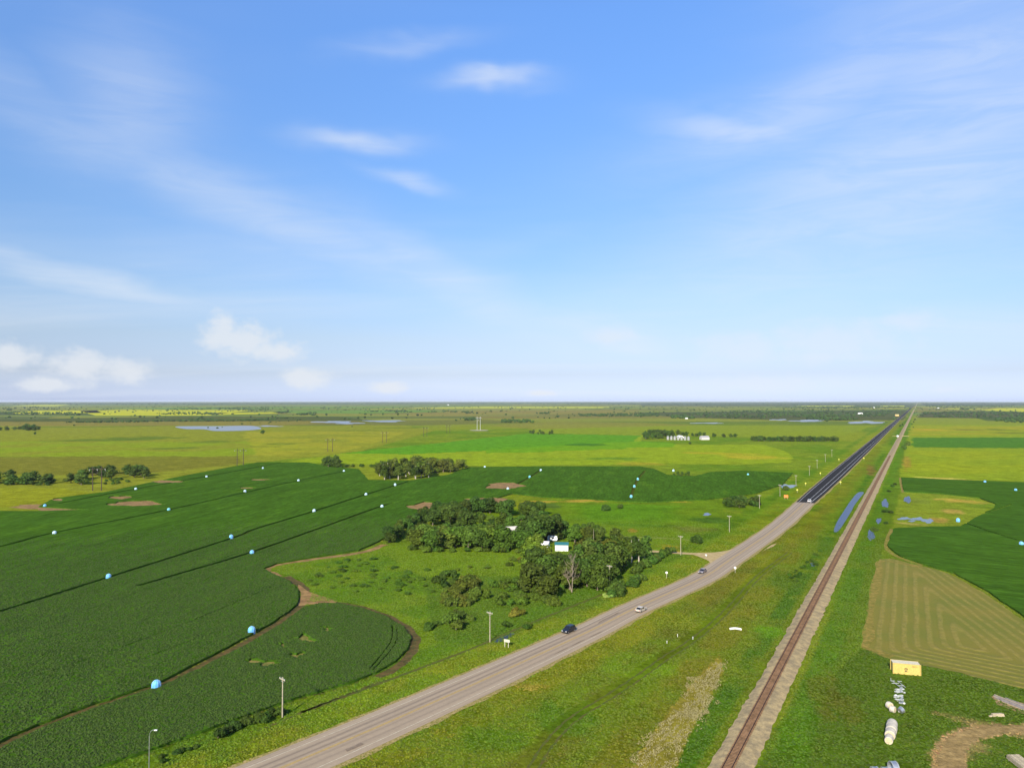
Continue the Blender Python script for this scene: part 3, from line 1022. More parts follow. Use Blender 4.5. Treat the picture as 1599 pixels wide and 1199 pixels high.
# yard dirt
M_yard = soil('yard_dirt', alb(176, 150, 112), alb(150, 126, 92), .3, .25, green=(alb(104, 116, 56), .6))
tag(sheet_obj('yard_dirt', densify(W2([(1546, 1086), (1560, 1086), (1640, 1112), (1640, 1122), (1590, 1112), (1556, 1099)]), .3), .03, M_yard), kind='structure')

# ------------------------------------------------------------------ water
M_water = water_mat('pond_water')
M_wet = water_mat('shallow_water', (0.05, 0.06, 0.06), .12)


def pond(pts, mat, z=.05, n=None):
    tag(sheet_obj('pond', pts, z, mat), kind='structure')


pond(catmull(W2([(1302, 829), (1307, 815), (1317, 799), (1329, 781), (1340, 769), (1349, 769), (1343, 777), (1334, 789), (1330, 797), (1319, 815), (1309, 829)]), True, 4), M_water)
for k, q in enumerate(((1382, 786, 5.5, 6), (1372, 813, 4, 4), (1360, 836, 5, 8), (1417, 780, 6, 4.5), (1271, 881, 5, 3.5))):
    pond(blob_outline(*q, rag=.22, seed=k), M_water, .05 + .004 * k)
for k, q in enumerate(((1412, 809.5, 9, 2.2), (1432, 810, 9, 2.4), (1448, 813, 10, 3.2), (1424, 813.5, 6, 1.2), (1228, 759, 14, 3), (1104, 803, 6, 2))):
    pond(blob_outline(*q, rag=.3, seed=k), M_wet, .06 + .004 * k)
pond(catmull(W2([(772, 1003), (776, 998), (790, 992), (800, 988), (803, 990), (795, 995), (784, 1001)]), True, 4), water_mat('ditch_water', (.012, .016, .014)), .06)
M_lake = water_mat('lake_water', (0.22, 0.235, 0.23), .35)
pond(catmull(W2([(274, 667), (284, 665.6), (340, 665.4), (392, 664.8), (408, 669), (400, 671), (376, 672.6), (336, 673), (318, 670.4), (290, 670)]), True, 4), M_lake, .3)
for k, q in enumerate(((522, 659, 26, 1.8), (545, 661, 22, 1.0), (600, 657.6, 34, 1.2), (1262, 657, 26, 1.6), (1352, 659.6, 24, 2.2), (1105, 660.8, 22, .8), (420, 665.5, 20, .8)  , (1216, 655.6, 12, 1))):
    pond(blob_outline(*q, rag=.35, seed=k), M_lake, .3 + .01 * k)

# ------------------------------------------------------------------ highway
ctl = [Vector(q) for q in ROAD]
half = [6.6, 6.5, 6.4, 6.2, 5.8, 5.4, 5.0, 5.0, 5.1, 5.0, 5.5, 6.3, 6.9, 6.9, 6.6, 6.2, 6.2, 6.2]
cl, hw = [], []
for i in range(len(ctl) - 1):
    seg = catmull([ctl[max(i - 1, 0)], ctl[i], ctl[i + 1], ctl[min(i + 2, len(ctl) - 1)]], False, 12)[12:24] if 0 < i < 10 else [ctl[i] + (ctl[i + 1] - ctl[i]) * (k / 12) for k in range(12)]
    for k, q in enumerate(seg):
        cl.append(q)
        hw.append(half[i] + (half[i + 1] - half[i]) * k / 12)
NEWI = 12 * 10                                    # fresh asphalt starts here


def road_mat(name, base, dark, light, wear, new=False):
    m, t, b = new_mat(name)
    uv = t.n('ShaderNodeUVMap', uv_map='m').outputs[0]
    u, v, _ = t.sep(uv)
    pos = world_pos(t)
    n1 = t.noise(t.xyz(t.m('MULTIPLY', u, 1.6), t.m('MULTIPLY', v, .035), 0), 1.0, 5, .65)
    n2 = t.noise(pos, 1.2, 5, .7)
    c = t.mix(t.ramp(n1, .35, .65), base, light)
    trackw = None
    for x0 in (-3.0, -1.2, 1.2, 3.0):
        d_ = t.m('SUBTRACT', u, x0 + .1)
        g_ = t.m('POWER', .368, t.m('MULTIPLY', t.m('MULTIPLY', d_, d_), 7.0))
        trackw = g_ if trackw is None else t.m('MAXIMUM', trackw, g_)
    lane_l = t.ramp(u, .1, .9, .6, 1.0)
    k_ = t.m('MULTIPLY', t.m('MULTIPLY', trackw, lane_l), t.ramp(n1, .25, .7, .45 * wear, wear))
    c = t.mix(k_, c, dark)
    f = t.ramp(n2, .25, .75, .9, 1.1, smooth=False)
    c = t.mix(1.0, c, t.xyz(f, f, f), 'MULTIPLY')
    t.put(b.inputs['Base Color'], c)
    b.inputs['Roughness'].default_value = .75
    b.inputs['Specular IOR Level'].default_value = .25
    return m


M_old = road_mat('worn_asphalt', alb(172, 156, 138), alb(132, 117, 106), alb(186, 168, 148), .85)
M_new = road_mat('fresh_asphalt', (.021, .020, .019), (.015, .0145, .014), (.030, .028, .026), .6)
M_new.node_tree.nodes['Principled BSDF'].inputs['Specular IOR Level'].default_value = .06
M_new.node_tree.nodes['Principled BSDF'].inputs['Roughness'].default_value = .95
M_grav = soil('shoulder_gravel', alb(190, 170, 120), alb(150, 140, 80), 1.2, .25, green=(alb(116, 124, 48), .9))
strip_obj('road_shoulder', cl, [(w + 1.0 + .25 * math.sin(i * 1.7), -w - 1.3 - .35 * math.sin(i * 1.1)) for i, w in enumerate(hw)], .06, M_grav)['kind'] = 'structure'
strip_obj('highway', cl[:NEWI + 1], [(w, -w) for w in hw[:NEWI + 1]], .10, M_old, zc=.08)['kind'] = 'structure'
strip_obj('highway', cl[NEWI:], [(w, -w) for w in hw[NEWI:]], .13, M_new, zc=.08)['kind'] = 'structure'
M_yel = soil('yellow_paint', alb(216, 184, 96), alb(186, 158, 96), 1.5, .2)
M_whi = soil('white_paint', alb(228, 220, 206), alb(204, 192, 176), 1.5, .15)
M_whn = soil('fresh_white_paint', (.55, .55, .53), (.42, .42, .42), .2, .15)


def marking(name, i0, i1, off, w, mat, z):
    c_ = cl[i0:i1]
    o = [off(hw[i]) if callable(off) else off for i in range(i0, i1)]
    return tag(strip_obj(name, c_, [(q + w / 2, q - w / 2) for q in o], z, mat), kind='structure')


def road_z(i, off, base):
    return base


marking('centre_line', 0, NEWI, .18, .17, M_yel, .195)
marking('centre_line', 0, NEWI, -.18, .17, M_yel, .195)
marking('edge_line', 0, NEWI, lambda h: h - 1.7, .17, M_whi, .135)
marking('edge_line', 0, NEWI, lambda h: -h + 1.7, .17, M_whi, .135)
LASTM = NEWI + 12 * 5
marking('edge_line', NEWI, LASTM, lambda h: h - 1.5, .22, M_whn, .20)
marking('centre_line', NEWI, LASTM, lambda h: -.8, .22, M_whn, .235)
marking('edge_line', NEWI, LASTM, lambda h: -h + 2.4, .3, M_whn, .20)
# short worn lane dashes near the bend
for i0 in (14, 16, 18):
    marking('lane_dash', i0, i0 + 2, 2.9, .2, M_whi, .17)

# repair patches in the worn surface
M_rep = soil('repair_asphalt', alb(138, 124, 114), alb(152, 136, 122), 1.0, .15)
for x, y, l_, w_ in ((553, 1167, 2.0, .5), (905, 1003, 12.0, .12), (950, 965, 7.0, .22)):
    p_ = P(x, y).xy
    i_ = min(range(1, NEWI), key=lambda k: (cl[k] - p_).length)
    d_ = (cl[i_ + 1] - cl[i_ - 1]).normalized()
    n_ = Vector((-d_.y, d_.x))
    tag(sheet_obj('repair_patch', densify([p_ - d_ * l_ - n_ * w_, p_ + d_ * l_ - n_ * w_, p_ + d_ * l_ * .9 + n_ * w_, p_ - d_ * l_ * .8 + n_ * w_], .12), .192, M_rep), kind='structure')

# gravel lane to the farmyard, with its flared mouth at the highway
dr = catmull(W2([(968, 858), (1000, 859.5), (1040, 862), (1080, 864.5), (1112, 866), (1136, 868)]), False, 6)
M_lane = soil('lane_gravel', alb(206, 186, 142), alb(184, 164, 118), .5, .15)
strip_obj('gravel_lane', dr, [(2.0, -2.0)] * len(dr), .05, M_lane)['kind'] = 'structure'
tag(sheet_obj('gravel_lane', catmull(W2([(1078, 863.6), (1115, 862.5), (1140, 858.5), (1150, 855), (1158, 859), (1129, 883), (1111, 883), (1107, 876), (1090, 868.6)]), True, 3), .09, M_lane), kind='structure')
tag(sheet_obj('gravel_lane', W2([(1196, 858), (1190, 861), (1204, 851), (1213, 848), (1208, 853)]), .085, M_lane), kind='structure')
dr = catmull(W2([(960, 837), (1000, 838.5), (1050, 841), (1085, 844)]), False, 5)
strip_obj('gravel_lane', dr, (1.0, -1.0), .045, soil('faint_track', alb(150, 150, 76), alb(110, 136, 48), .5))['kind'] = 'structure'
# worn track and ditch beside the highway's western verge, wheel ruts on the eastern one
M_rut = soil('rut_soil', alb(104, 96, 50), alb(84, 100, 40), .6, green=(alb(96, 120, 42), .85))
for pts, w_ in (([(470, 1112), (520, 1094), (600, 1064), (680, 1034), (740, 1011), (800, 985), (860, 960), (920, 936), (960, 920)], 1.0),
                ([(400, 1142), (440, 1125), (520, 1092), (600, 1061)], .9)):
    c_ = catmull(W2(pts), False, 10)
    strip_obj('wheel_rut', c_, [(w_ * .5 + .18 * math.sin(i * 1.9), -w_ * .5 - .18 * math.sin(i * 2.7)) for i in range(len(c_))], .03, M_rut)['kind'] = 'structure'
for off in (0, 1.9):
    c_ = catmull([q + Vector((off * .8, -off * .6)) for q in W2([(815, 1215), (850, 1160), (890, 1120), (950, 1083), (1000, 1050), (1035, 1025), (1070, 1003), (1110, 972), (1145, 938), (1180, 900), (1230, 862)])], False, 10)
    strip_obj('wheel_rut', c_, [(.26 + .12 * math.sin(i * 2.1), -.26 - .12 * math.sin(i * 1.3)) for i in range(len(c_))], .03, M_rut)['kind'] = 'structure'

# ------------------------------------------------------------------ railway
M_ball = soil('ballast', alb(196, 176, 136), alb(158, 144, 118), .45, .4)
M_tie = soil('old_ties', alb(142, 114, 94), alb(112, 90, 74), .9, .35)
M_rail = plain('rusty_rail', (.05, .026, .018), .6, .4, .4, .2)
ss = np.concatenate([np.arange(-90, 260, 1.6), np.arange(260, 900, 5), np.geomspace(900, 20000, 90)])
vs, fs = [], []
rr = random.Random(5)
prof = [(3.3, .0, .55), (2.4, .32, .2), (1.75, .50, .05), (0, .50, 0), (-1.75, .50, .05), (-2.7, .32, .2), (-4.0, .0, .6)]
for i, s_ in enumerate(ss):
    for (o_, z_, j_) in prof:
        q = RAIL0 + RAILD * s_ + RAILN * (o_ + rr.gauss(0, j_ * .28))
        vs.append((q.x, q.y, z_ + .01))
    if i:
        a0, n_ = (i - 1) * 7, 7
        fs += [(a0 + k, a0 + k + 7, a0 + k + 8, a0 + k + 1) for k in range(6)]
rw = link(bpy.data.objects.new('railway', from_np('railway', vs, np.array(fs), M_ball)))
tag(rw, kind='structure')
RROT = math.atan2(RAILD.y, RAILD.x)


def rail_mesh(length):
    mb = MB()
    pr = [(-.07, 0), (.07, 0), (.07, .02), (.02, .04), (.02, .11), (.036, .12), (.036, .16), (-.036, .16), (-.036, .12), (-.02, .11), (-.02, .04), (-.07, .02)]
    mb.prism(pr, 0, length)
    return mb.mesh('rail', M_rail)


rme = rail_mesh(4200)
for sgn in (-1, 1):
    o = link(bpy.data.objects.new('rail', rme), rw)
    q = RAIL0 + RAILD * -90 + RAILN * (sgn * .755)
    o.location = (q.x, q.y, .655)
    o.rotation_euler = (0, 0, RROT - math.pi / 2)
tme = MB().box(-1.1, 1.1, -.125, .125, -.05, .14).mesh('tie', M_tie)
tme2 = MB().box(-1.08, 1.12, -.13, .12, -.05, .135).mesh('tie', M_tie)
TS = .56
for k in range(300):
    s_ = -12 + k * TS
    o = link(bpy.data.objects.new('tie', (tme, tme2)[k % 2]), rw)
    q = RAIL0 + RAILD * s_ + RAILN * rr.gauss(0, .02)
    o.location = (q.x, q.y, .51)
    o.rotation_euler = (0, 0, RROT - math.pi / 2 + rr.gauss(0, .008))
mb = MB()
for k in range(300, 1500):
    q = RAIL0 + RAILD * (-12 + k * TS)
    mb.box(-1.1, 1.1, -.125, .125, -.05, .14, Matrix.Translation((q.x, q.y, .51)) @ Matrix.Rotation(RROT - math.pi / 2, 4, 'Z'))
tag(mb.build('ties', M_tie, rw), kind='stuff')
# farm crossing over the line
cq = P(1406, 681)
tag(sheet_obj('crossing_gravel', [Vector((cq.x, cq.y)) + Vector((a, b_)) for a, b_ in ((-14, -3), (14, -4), (14, 4), (-14, 3))], .62, M_lane, skirt=.6), kind='structure')

# ------------------------------------------------------------------ trees
M_leaf = foliage('broadleaf', (.064, .112, .015), .2)
M_bark = plain('bark', (.16, .13, .10), .9, 0, .1, .35, 6)
M_barkp = plain('pale_bark', (.40, .37, .31), .9, 0, .1, .25, 6)
ICO = None


def ico():
    global ICO
    if ICO is None:
        bm = bmesh.new()
        bmesh.ops.create_icosphere(bm, subdivisions=1, radius=1)
        ICO = (np.array([v.co[:] for v in bm.verts]), np.array([[v.index for v in f.verts] for f in bm.faces]))
        bm.free()
    return ICO


def leaf_mesh(name, lobes, n_leaf, leaf, seed, core=.72, spread=(.80, 1.12)):
    """leaf clumps over the outside of several lobes, with a dark inner mass so the crown is not see-through"""
    r = np.random.default_rng(seed)
    C = np.array([l[:3] for l in lobes])
    R = np.array([l[3:6] for l in lobes])
    wgt = (R[:, 0] * R[:, 2]) ** 1.0
    pick = r.choice(len(lobes), n_leaf * 2, p=wgt / wgt.sum())
    d = r.normal(size=(n_leaf * 2, 3))
    d /= np.linalg.norm(d, axis=1)[:, None]
    d[:, 2] = np.where(d[:, 2] < -.45, -d[:, 2], d[:, 2])
    p = C[pick] + d * R[pick] * r.uniform(*spread, size=(n_leaf * 2, 1))
    q = np.min(np.linalg.norm((p[:, None, :] - C[None]) / R[None], axis=2), axis=1)
    keep = np.nonzero(q > .72)[0][:n_leaf]
    p, d = p[keep], d[keep]
    n = d + r.normal(size=d.shape) * .42 + np.array([0, 0, .25])
    n /= np.linalg.norm(n, axis=1)[:, None]
    a = np.cross(n, r.normal(size=n.shape))
    a /= np.linalg.norm(a, axis=1)[:, None]
    b = np.cross(n, a)
    sz = leaf * r.uniform(.55, 1.35, size=(len(p), 1))
    k = len(p)
    v = np.concatenate([p + a * sz, p + b * sz * .75 + n * sz * .2, p - a * sz, p - b * sz * .75 + n * sz * .2])
    i = np.arange(k)
    f = np.concatenate([np.column_stack([i, i + k, i + 2 * k]), np.column_stack([i, i + 2 * k, i + 3 * k])])
    tint = np.tile(r.random(k) ** 1.2, 4)
    iv, jf = ico()
    for c_, r_ in zip(C, R):
        o = len(v)
        v = np.concatenate([v, c_ + iv * r_ * core * r.uniform(.85, 1.1, size=(len(iv), 1))])
        f = np.concatenate([f, jf + o])
        tint = np.concatenate([tint, np.full(len(iv), .5)])
    me = from_np(name, v, f, M_leaf)
    at = me.attributes.new('tint', 'FLOAT', 'POINT')
    at.data.foreach_set('value', tint.astype(np.float32))
    return me


def tree_parts(kind, seed, n_leaf):
    r = random.Random(seed)
    lobes, mb = [], MB()
    if kind == 'broad':
        for k in range(r.randint(11, 14)):
            t = r.uniform(0, 6.28)
            q = r.uniform(.05, .30)
            z = r.uniform(.26, .84) - q * .3
            s_ = r.uniform(.14, .22)
            lobes.append((q * math.cos(t), q * math.sin(t), z, s_ * 1.1, s_ * 1.1, s_))
        lobes.append((r.uniform(-.05, .05), r.uniform(-.05, .05), .83, .15, .15, .15))
        leaf = .05
        mb.tube([(0, 0, -.02), (.01, 0, .2), (.0, .01, .45), (.0, .0, .7)], [.035, .026, .018, .006], 6)
        for l in lobes[:5]:
            mb.tube([(0, 0, .25), (l[0] * .6, l[1] * .6, .25 + (l[2] - .25) * .6), l[:3]], [.015, .010, .004], 5)
    elif kind == 'poplar':
        for k in range(r.randint(7, 9)):
            z = .36 + k * .065
            t = r.uniform(0, 6.28)
            q = r.uniform(.02, .10)
            s_ = r.uniform(.10, .15) * (1.15 - .5 * (z - .36))
            lobes.append((q * math.cos(t), q * math.sin(t), z, s_, s_, s_ * 1.15))
        leaf = .042
        mb.tube([(0, 0, -.02), (.008, .004, .3), (0, 0, .6), (0, 0, .93)], [.022, .017, .012, .004], 6)
        for l in lobes[:5]:
            mb.tube([(0, 0, l[2] - .12), l[:3]], [.008, .003], 4)
    elif kind == 'shrub':
        for k in range(r.randint(6, 9)):
            t = r.uniform(0, 6.28)
            q = r.uniform(.05, .52)
            s_ = r.uniform(.24, .40)
            lobes.append((q * math.cos(t), q * math.sin(t), r.uniform(.26, .62) - q * .25, s_, s_, s_ * .85))
        leaf = .10
        for k in range(4):
            t = k * 1.6 + r.uniform(0, 1)
            mb.tube([(0, 0, -.03), (.2 * math.cos(t), .2 * math.sin(t), .35)], [.03, .012], 4)
    cr = leaf_mesh('crown' if kind != 'shrub' else 'foliage', lobes, n_leaf, leaf, seed)
    return cr, mb


PROTO = {}
for kind, seeds, nl in (('broad', 6, 950), ('poplar', 5, 520), ('shrub', 6, 460)):
    PROTO[kind] = []
    for k in range(seeds):
        cr, mb = tree_parts(kind, 100 + k * 7 + len(kind), nl)
        PROTO[kind].append((cr, mb.mesh('trunk', M_bark), mb.mesh('trunk', M_barkp)))
    PROTO[kind + '_far'] = []
    for k in range(4):
        cr, mb = tree_parts(kind, 300 + k * 7 + len(kind), 190)
        PROTO[kind + '_far'].append((cr, mb.mesh('trunk', M_bark), mb.mesh('trunk', M_barkp)))
TR = random.Random(21)
NAMES = {'broad': 'broadleaf_tree', 'poplar': 'poplar_tree', 'shrub': 'shrub'}


def plant(kind, loc, h, label, group, tint=(1, 1, 1), wide=1.0, pale=False, far=False, name=None):
    bx, by = CX + FPX * loc[0] / loc[1], HORIZ + FPX * CAM_H / loc[1]
    if 848 < bx < 900 and 858 < by < 940:                 # the yard in front of the sheds is kept low
        h = min(h, (by - 861) * loc[1] / FPX)
        if h < 1.5:
            return None
    cr, tk, tkp = TR.choice(PROTO[kind + '_far' if far else kind])
    s_ = h * TR.uniform(.93, 1.05)
    root = empty(name or NAMES[kind], (loc[0], loc[1], 0), TR.uniform(0, 6.28), (s_ * wide * TR.uniform(.9, 1.12), s_ * wide * TR.uniform(.9, 1.12), s_))
    tag(root, label, 'shrub' if kind == 'shrub' else 'tree', group)
    o = link(bpy.data.objects.new('crown' if kind != 'shrub' else 'foliage', cr), root)
    g = TR.uniform(.74, 1.42)
    o.color = (tint[0] * g * TR.uniform(.86, 1.3), tint[1] * g, tint[2] * g * TR.uniform(.85, 1.15), 1)
    link(bpy.data.objects.new('trunk' if kind != 'shrub' else 'stem', tkp if pale else tk), root)
    return root


def spots_in(px_poly, n, gap):
    poly = W2(px_poly)
    xs, ys = [q.x for q in poly], [q.y for q in poly]
    pl = [tuple(q) for q in poly]
    out = []
    for _ in range(n * 60):
        q = Vector((TR.uniform(min(xs), max(xs)), TR.uniform(min(ys), max(ys))))
        if in_poly(np.array([q.x]), np.array([q.y]), pl)[0] and all((q - w).length > gap for w in out):
            out.append(q)
            if len(out) == n:
                break
    return out


def spots_along(px_line, n, wob):
    c = catmull(W2(px_line), False, 10)
    out = []
    for k in range(n):
        t = (k + .5) / n * (len(c) - 1)
        i = min(int(t), len(c) - 2)
        q = c[i] + (c[i + 1] - c[i]) * (t - i)
        out.append(q + Vector((TR.gauss(0, wob), TR.gauss(0, wob))))
    return out


def grove(kind, spots, hr, label, group, tint=(1, 1, 1), **kw):
    for q in spots:
        plant(kind, q, TR.uniform(*hr), label, group, tint, **kw)


DARK, LITE, OLIVE, WARM, GREY = (.76, .84, .85), (1.35, 1.3, .9), (1.3, 1.0, .9), (1.7, 1.0, .9), (1.5, 1.6, 2.2)
# shelter belt round the farmyard
grove('broad', spots_along([(604, 849), (622, 838), (645, 822), (662, 812)], 11, 1.0), (6.0, 8.0), 'dark bushy tree in the narrow belt along the crop edge', 'belt trees along the western crop edge', DARK, wide=1.05)
grove('broad', spots_along([(652, 856), (690, 857), (730, 857), (770, 858), (812, 858)], 17, 1.8), (8, 11), 'leafy tree in the front row of the farm woodlot facing the open meadow', 'front row of the farm woodlot', (1.1, 1.1, .9), wide=1.2)
grove('broad', spots_along([(655, 842), (690, 847), (730, 848), (770, 847), (800, 846)], 13, 2.0), (7, 10), 'leafy tree in the second row of the farm woodlot', 'second row of the farm woodlot', (1, 1, .9), wide=1.2)
grove('broad', spots_in([(668, 826), (690, 805), (740, 812), (735, 830)], 9, 5), (8, 11), 'dense dark tree at the west end of the farm woodlot', 'west end of the farm woodlot', DARK, wide=1.2)
grove('broad', spots_along([(690, 806), (730, 801), (770, 800), (805, 804), (836, 811)], 20, 3.2), (6.5, 9.5), 'dense dark tree in the back belt of the farm woodlot by the crop', 'back belt of the farm woodlot', DARK, wide=1.25)
grove('broad', spots_in([(772, 826), (800, 824), (802, 834), (776, 836)], 3, 5), (8, 10), 'round green tree alone in the clearing behind the woodlot', 'clearing trees', (.95, 1.05, .85))
grove('broad', spots_in([(818, 845), (835, 836), (872, 834), (876, 842), (850, 848), (822, 856)], 12, 4.5), (9, 12.5), 'tall dark tree crowding behind the small sheds', 'trees behind the sheds', DARK, wide=1.1)
grove('broad', spots_in([(815, 884), (828, 866), (852, 866), (862, 884), (840, 892)], 7, 5), (8, 10.5), 'light green willow tree in front of the sheds', 'willows in front of the sheds', LITE)
grove('broad', spots_in([(822, 925), (838, 898), (880, 892), (900, 910), (880, 932), (845, 935)], 9, 5.5), (8, 12), 'big dark tree beside the bleached dead tree', 'trees beside the dead tree', (.88, .9, .8), wide=1.1)
grove('broad', spots_in([(888, 912), (900, 884), (960, 880), (985, 896), (960, 915), (915, 926)], 13, 5.5), (8.5, 12), 'tall dark tree in the thick clump behind the utility pole', 'clump behind the utility pole', (.85, .86, .82))
grove('broad', spots_in([(896, 878), (905, 868), (950, 866), (955, 878)], 8, 5), (6.5, 9), 'olive green tree between the sheds and the tall clump', 'trees between sheds and tall clump', OLIVE)
grove('broad', spots_in([(897, 847), (905, 838), (945, 840), (940, 848)], 8, 4.5), (6, 8), 'mid green tree in the yard row beside the mast', 'yard row beside the mast', (1, 1, .9))
grove('poplar', spots_along([(955, 852), (966, 864), (978, 872), (992, 878), (1003, 880)], 8, 1.5), (8.5, 11), 'poplar with a bare pale trunk at the head of the gravel lane', 'poplars at the head of the lane', (.9, .9, .85), wide=1.35, pale=True)
grove('shrub', spots_along([(988, 896), (1010, 884), (1030, 873), (1048, 863)], 15, .5), (3.2, 4.0), 'clipped looking dark bush in the hedge leading to the lane', 'hedge bushes by the lane', (.75, .9, .8), wide=.8)
grove('shrub', spots_in([(935, 932), (960, 918), (998, 905), (1000, 912), (965, 932)], 9, 3), (2.5, 4), 'dark bush at the foot of the clump by the verge', 'bushes at the foot of the clump', (.72, .8, .75))
grove('shrub', spots_in([(944, 930), (955, 926), (968, 926), (962, 934), (950, 936)], 6, 1.2), (1.2, 1.8), 'silver grey wolf willow bush on the roadside bank', 'silver bushes on the roadside bank', (3.2, 3.0, 5.0))
# meadow shrubs
grove('shrub', spots_in([(655, 850), (690, 815), (740, 806), (830, 812), (825, 850), (740, 855)], 30, 4.5), (2.5, 4.2), 'undergrowth bush between the trunks of the farm woodlot', 'undergrowth of the farm woodlot', (.85, .95, .8))
grove('shrub', spots_in([(830, 930), (850, 900), (960, 885), (985, 900), (950, 922), (880, 935)], 16, 4), (2.5, 4.2), 'undergrowth bush beneath the tall clump by the verge', 'undergrowth of the tall clump', (.8, .9, .8))
grove('shrub', spots_along([(648, 858), (690, 861), (740, 861), (790, 862), (825, 864)], 16, 1.2), (2.2, 3.6), 'leafy bush along the foot of the front woodlot row', 'bushes at the foot of the woodlot', (1, 1.08, .85))
grove('shrub', spots_in([(672, 915), (688, 900), (715, 898), (712, 914), (690, 922)], 7, 3), (2.2, 3.4), 'dark green bush on the meadow rim near the woodlot', 'bushes on the meadow rim', (.8, .85, .8))
grove('shrub', spots_in([(684, 945), (705, 915), (730, 905), (750, 912), (742, 940), (715, 952)], 24, 2.2), (2.4, 4.2), 'olive brown bush in the dense thicket of the meadow', 'thicket bushes in the meadow', OLIVE)
grove('shrub', spots_in([(700, 985), (704, 960), (732, 956), (738, 975), (720, 988)], 7, 2.6), (2, 3.2), 'green bush in the small group behind the pole with the crossarm', 'small bush group in the meadow', (.95, .95, .85))
grove('shrub', spots_in([(666, 985), (668, 976), (684, 972), (684, 980), (674, 986)], 3, 2), (1.8, 2.4), 'small dark bush alone on the meadow slope', 'lone bushes on the meadow slope', DARK)
grove('shrub', spots_in([(752, 930), (765, 908), (830, 912), (858, 930), (830, 945), (775, 945)], 22, 2.8), (1.8, 3.2), 'light green willow bush in the damp low meadow', 'willow bushes in the low meadow', (1.15, 1.25, .9))
grove('shrub', spots_in([(845, 945), (862, 926), (880, 932), (868, 946)], 5, 2.5), (2, 3.2), 'bush at the edge of the verge below the big dark trees', 'bushes below the big dark trees', (.9, .95, .85))
grove('shrub', spots_in([(796, 966), (800, 955), (816, 953), (818, 960), (806, 968)], 3, 2), (2, 2.6), 'reddish brown bush near the ditch pool', 'reddish bushes near the ditch', WARM)
plant('shrub', P(812, 876), 2.2, 'reddish brown bush in the meadow before the light green willows', None, WARM, wide=.9)
grove('shrub', spots_in([(782, 888), (800, 874), (822, 876), (822, 888)], 6, 2.5), (1.5, 2.4), 'low ragged bush in the open grass beside the light green willows', 'ragged bushes in the meadow', (1.0, .95, .8))
grove('shrub', spots_in([(560, 900), (640, 890), (690, 880), (780, 885), (790, 900), (660, 930)], 14, 5), (.9, 1.8), 'scattered green bush in the clearing before the woodlot', 'scattered clearing bushes', (1.0, 1.1, .75), wide=1.4)
grove('shrub', spots_in([(470, 905), (540, 872), (600, 872), (660, 905), (640, 930), (560, 925), (500, 920)], 40, 4), (.6, 1.2), 'knee high snowberry patch scattered in the western meadow', 'low snowberry patches', (1.0, 1.15, .7), wide=2.3)
grove('shrub', [P(822, 982).xy, P(826, 978).xy, P(790, 978).xy], (1.4, 2.0), 'scrubby bush on the ditch bank by the highway', 'ditch bank bushes', (.8, .9, .7))
grove('shrub', spots_along([(338, 1152), (362, 1142), (392, 1131), (420, 1122), (436, 1116)], 12, .9), (1.6, 2.4), 'dark willow bush in the ditch below the crop', 'ditch willows below the crop', (.55, .65, .6), wide=.9)
grove('shrub', spots_along([(250, 1190), (280, 1178), (310, 1165)], 6, .5), (.8, 1.2), 'low dark willow sprout in the roadside ditch', 'low ditch willows', (.6, .7, .6))
# mid-field groves
grove('poplar', spots_in([(570, 749), (600, 740), (640, 736), (680, 742), (700, 741), (660, 748), (620, 751)], 24, 5), (10, 13), 'aspen with pale trunk on the front edge of the island grove', 'front aspens of the island grove', (1.0, .9, .85), wide=1.7, pale=True)
grove('broad', spots_in([(585, 744), (610, 731), (690, 728), (724, 733), (700, 738), (640, 738)], 44, 4.4), (9, 12), 'brownish aspen inside the island grove in the crop', 'inner trees of the island grove', (1.15, .95, .95), far=True, wide=1.15)
grove('broad', spots_in([(503, 728), (510, 723), (538, 723), (540, 730), (515, 731)], 9, 4), (7, 10.5), 'dark round tree in the little clump beside the island grove', 'little round clump', DARK, far=True, wide=1.3)
grove('shrub', spots_along([(540, 730), (556, 729), (575, 729), (590, 729)], 10, 2), (3, 4), 'low dark scrub linking the two groves', 'scrub between the groves', DARK, wide=.8)
grove('broad', spots_in([(-20, 757), (-20, 750), (30, 748), (82, 751), (86, 757), (40, 759)], 15, 5), (6.5, 9), 'bushy dark tree in the grove at the pasture fence', 'trees of the pasture fence grove', DARK, far=True, wide=1.5)
grove('broad', spots_in([(104, 757), (130, 745), (150, 739), (200, 738), (238, 742), (236, 748), (190, 746), (160, 750), (130, 757)], 24, 6), (7, 10), 'dark tree in the curved grove by the tall poles', 'curved grove by the tall poles', DARK, far=True, wide=1.4)
grove('shrub', spots_in([(-20, 758), (-20, 753), (80, 754), (86, 758)], 14, 4), (3, 5), 'scrub filling the foot of the pasture fence grove', 'scrub of the pasture fence grove', DARK, far=True)
grove('shrub', spots_in([(575, 748), (610, 735), (700, 731), (722, 734), (690, 741), (640, 746)], 26, 4.5), (4, 6.5), 'undergrowth bush inside the island grove', 'undergrowth of the island grove', (.95, .95, .85), far=True)
grove('shrub', spots_in([(140, 760), (160, 750), (190, 748), (210, 752), (180, 758)], 12, 4), (1.8, 3), 'green scrub within the curved grove', 'scrub in the curved grove', (.85, .95, .8))
grove('broad', spots_in([(-20, 674), (-20, 668), (40, 667), (72, 670), (66, 673)], 22, 9), (8, 11), 'dark tree of the western marsh belt', 'western marsh belt trees', DARK, far=True, wide=1.6)
grove('broad', spots_in([(820, 678), (845, 675), (862, 677), (880, 678), (845, 679.3)], 11, 8), (6, 9), 'dark tree in the clump at the corner of the bright field', 'clump at the bright field corner', DARK, far=True)
grove('broad', spots_in([(998, 684), (1020, 679), (1050, 678), (1062, 681), (1040, 684.4), (1005, 686)], 24, 8), (9, 14), 'dark tree sheltering the far grain bins', 'trees around the grain bins', DARK, far=True, wide=1.3)
